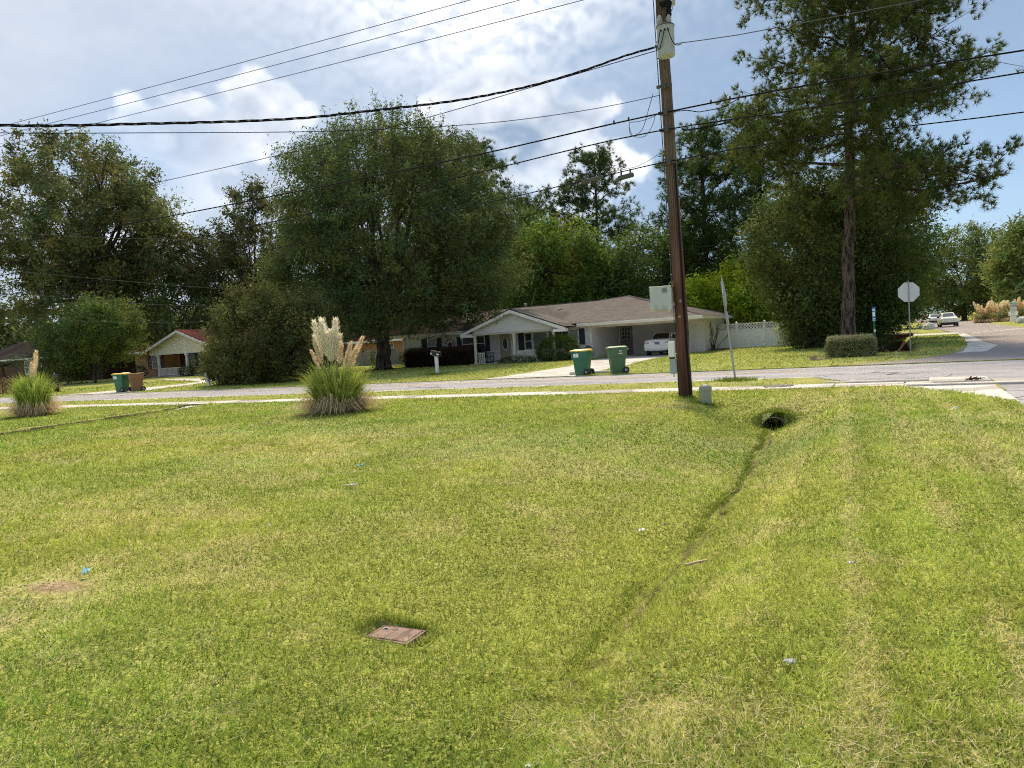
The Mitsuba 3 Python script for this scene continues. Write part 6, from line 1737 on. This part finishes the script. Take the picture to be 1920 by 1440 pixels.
rock('pale grey boulder at the corner of the far driveway left of the cars', (3.45, 84.5, .22), (.52, .42, .42), 3)
rock('pale white boulder under the stacked signs at the right edge', (11.9, 90.6, .25), (.55, .4, .48), 7)
rock('small white stone on the verge between the ditch and the boulder', (3.2, 98, .12), (.25, .25, .2), 9)
SG = thing('sign_stack', 'column of stacked white sign panels with a teal top by the street', 'sign')
sx, sy = 11.3, 92.0
part(SG, 'post', cat([box(sx - .22, sx - .17, sy, sy + .05, 0, 2.2), box(sx + .17, sx + .22, sy, sy + .05, 0, 2.2)]), 'galvanised')
part(SG, 'header', box(sx - .30, sx + .30, sy - .03, sy - .005, 2.02, 2.16), 'teal_sign')
part(SG, 'panel', box(sx - .26, sx + .26, sy - .03, sy - .005, 1.74, 1.99), 'bluegrey_box')
part(SG, 'panel', box(sx - .26, sx + .30, sy - .03, sy - .005, 1.34, 1.70), 'sign_back')
part(SG, 'panel', box(sx - .42, sx + .40, sy - .05, sy - .031, .84, 1.28), 'sticker_white')
part(SG, 'panel', box(sx - .28, sx + .28, sy - .03, sy - .005, .24, .80), 'white_box')
part(SG, 'print', cat([box(sx - .2, sx + .2, sy - .054, sy - .051, z, z + .03) for z in (1.0, 1.12, 1.19)] + [box(sx - .18, sx + .2, sy - .034, sy - .031, z, z + .04) for z in (1.44, 1.56)]), 'print_grey')
SP2 = thing('speed_sign', 'white sign with black number fifteen above a yellow panel at right edge', 'sign')
ax_, ay_ = 12.75, 90.5
part(SP2, 'post', box(ax_ - .03, ax_ + .03, ay_, ay_ + .05, 0, 1.9), 'galvanised')
part(SP2, 'panel', bbox(ax_ - .40, ax_ + .40, ay_ - .03, ay_ - .005, .98, 1.95, .01), 'sticker_white')
num = meshkit.text_mesh('15', .42, .006, True)
num.apply_transform(trimesh.transformations.rotation_matrix(math.pi / 2, [1, 0, 0]))
num.apply_translation((ax_ - .30, ay_ - .031, 1.14))
part(SP2, 'number', num, 'black_plastic')
part(SP2, 'print', cat([box(ax_ - .34, ax_ + .34, ay_ - .034, ay_ - .0305, z, z + .07) for z in (1.66, 1.80)]), 'print_grey')
part(SP2, 'yellow_panel', bbox(ax_ - .35, ax_ + .6, ay_ - .03, ay_ - .005, .12, .62, .01), 'yellow_sign')
part(SP2, 'lamp', cyl((ax_ - .45, ay_ - .06, .78), (ax_ - .45, ay_ + .05, .78), .09, 14), 'black_plastic')
OM = thing('orange_marker', 'small orange marker post beside the street under the far trees', 'marker')
part(OM, 'panel', bbox(9.6, 9.9, 112, 112.1, 0, .62, .02), 'orange_marker')
part(OM, 'stripe', box(9.62, 9.88, 111.98, 111.999, .2, .34), 'paper_white')


def scrap(label, c, s, mat_, seed, cat_='litter'):
    r = np.random.default_rng(seed)
    g = 6
    s = [q * .8 for q in s]
    u, v = np.meshgrid(np.linspace(-1, 1, g), np.linspace(-1, 1, g), indexing='ij')
    p = np.stack([u * s[0] + r.normal(0, s[0] * .18, u.shape), v * s[1] + r.normal(0, s[1] * .18, u.shape), .5 * s[2] + r.normal(0, s[2] * .5, u.shape) + s[2] * np.abs(u) * .5], -1)
    a = r.uniform(0, 3.14)
    p[..., :2] = p[..., :2] @ np.array([[math.cos(a), math.sin(a)], [-math.sin(a), math.cos(a)]])
    p = p.reshape(-1, 3) + np.array([c[0], c[1], float(ground_z(np.array([c[0]]), np.array([c[1]]))[0]) + .035])
    q = [(i * g + j, (i + 1) * g + j, (i + 1) * g + j + 1, i * g + j + 1) for i in range(g - 1) for j in range(g - 1)]
    single('litter', label, cat_, quads(p, q), mat_)


scrap('crumpled white paper scrap with a thin tail in the middle left lawn', (-5.50, 6.79), (.065, .028, .028), 'paper_white', 1)
scrap('crumpled teal plastic scrap farther up the lawn behind the white scrap', (-6.25, 7.96), (.060, .040, .030), 'litter_teal', 2)
scrap('white paper scrap in the lawn left of the ditch line', (-2.17, 6.92), (.045, .028, .022), 'paper_white', 3)
scrap('pale yellow scrap lying behind the white scrap near the ditch', (-2.06, 7.33), (.055, .012, .012), 'stump_wood', 4)
scrap('light blue plastic scrap beside the bare earth patch at left', (-5.36, 3.52), (.034, .028, .035), 'litter_blue', 5)
scrap('small white crumpled scrap on the near right lawn', (-.45, 3.54), (.026, .018, .020), 'paper_white', 6)
scrap('tiny white scrap at the bottom edge of the lawn', (-1.32, 2.58), (.014, .011, .012), 'paper_white', 7)
scrap('tiny white scrap beside the mowing tracks at right', (-.26, 5.1), (.022, .016, .014), 'paper_white', 8)
scrap('tiny white scrap on the verge near the street corner', (.89, 13.6), (.06, .03, .03), 'paper_white', 9)
scrap('tiny white scrap in the left part of the lawn', (-5.05, 5.06), (.02, .014, .014), 'paper_white', 10)
gz = float(ground_z(np.array([-1.41]), np.array([5.85]))[0])
single('stick', 'short pale stick lying across the ditch line', 'stick', tube([(-1.47, 5.76, gz + .05), (-1.40, 5.83, gz + .058), (-1.335, 5.90, gz + .06)], [.012, .010, .009], 7), 'twig_wood', smooth=True)
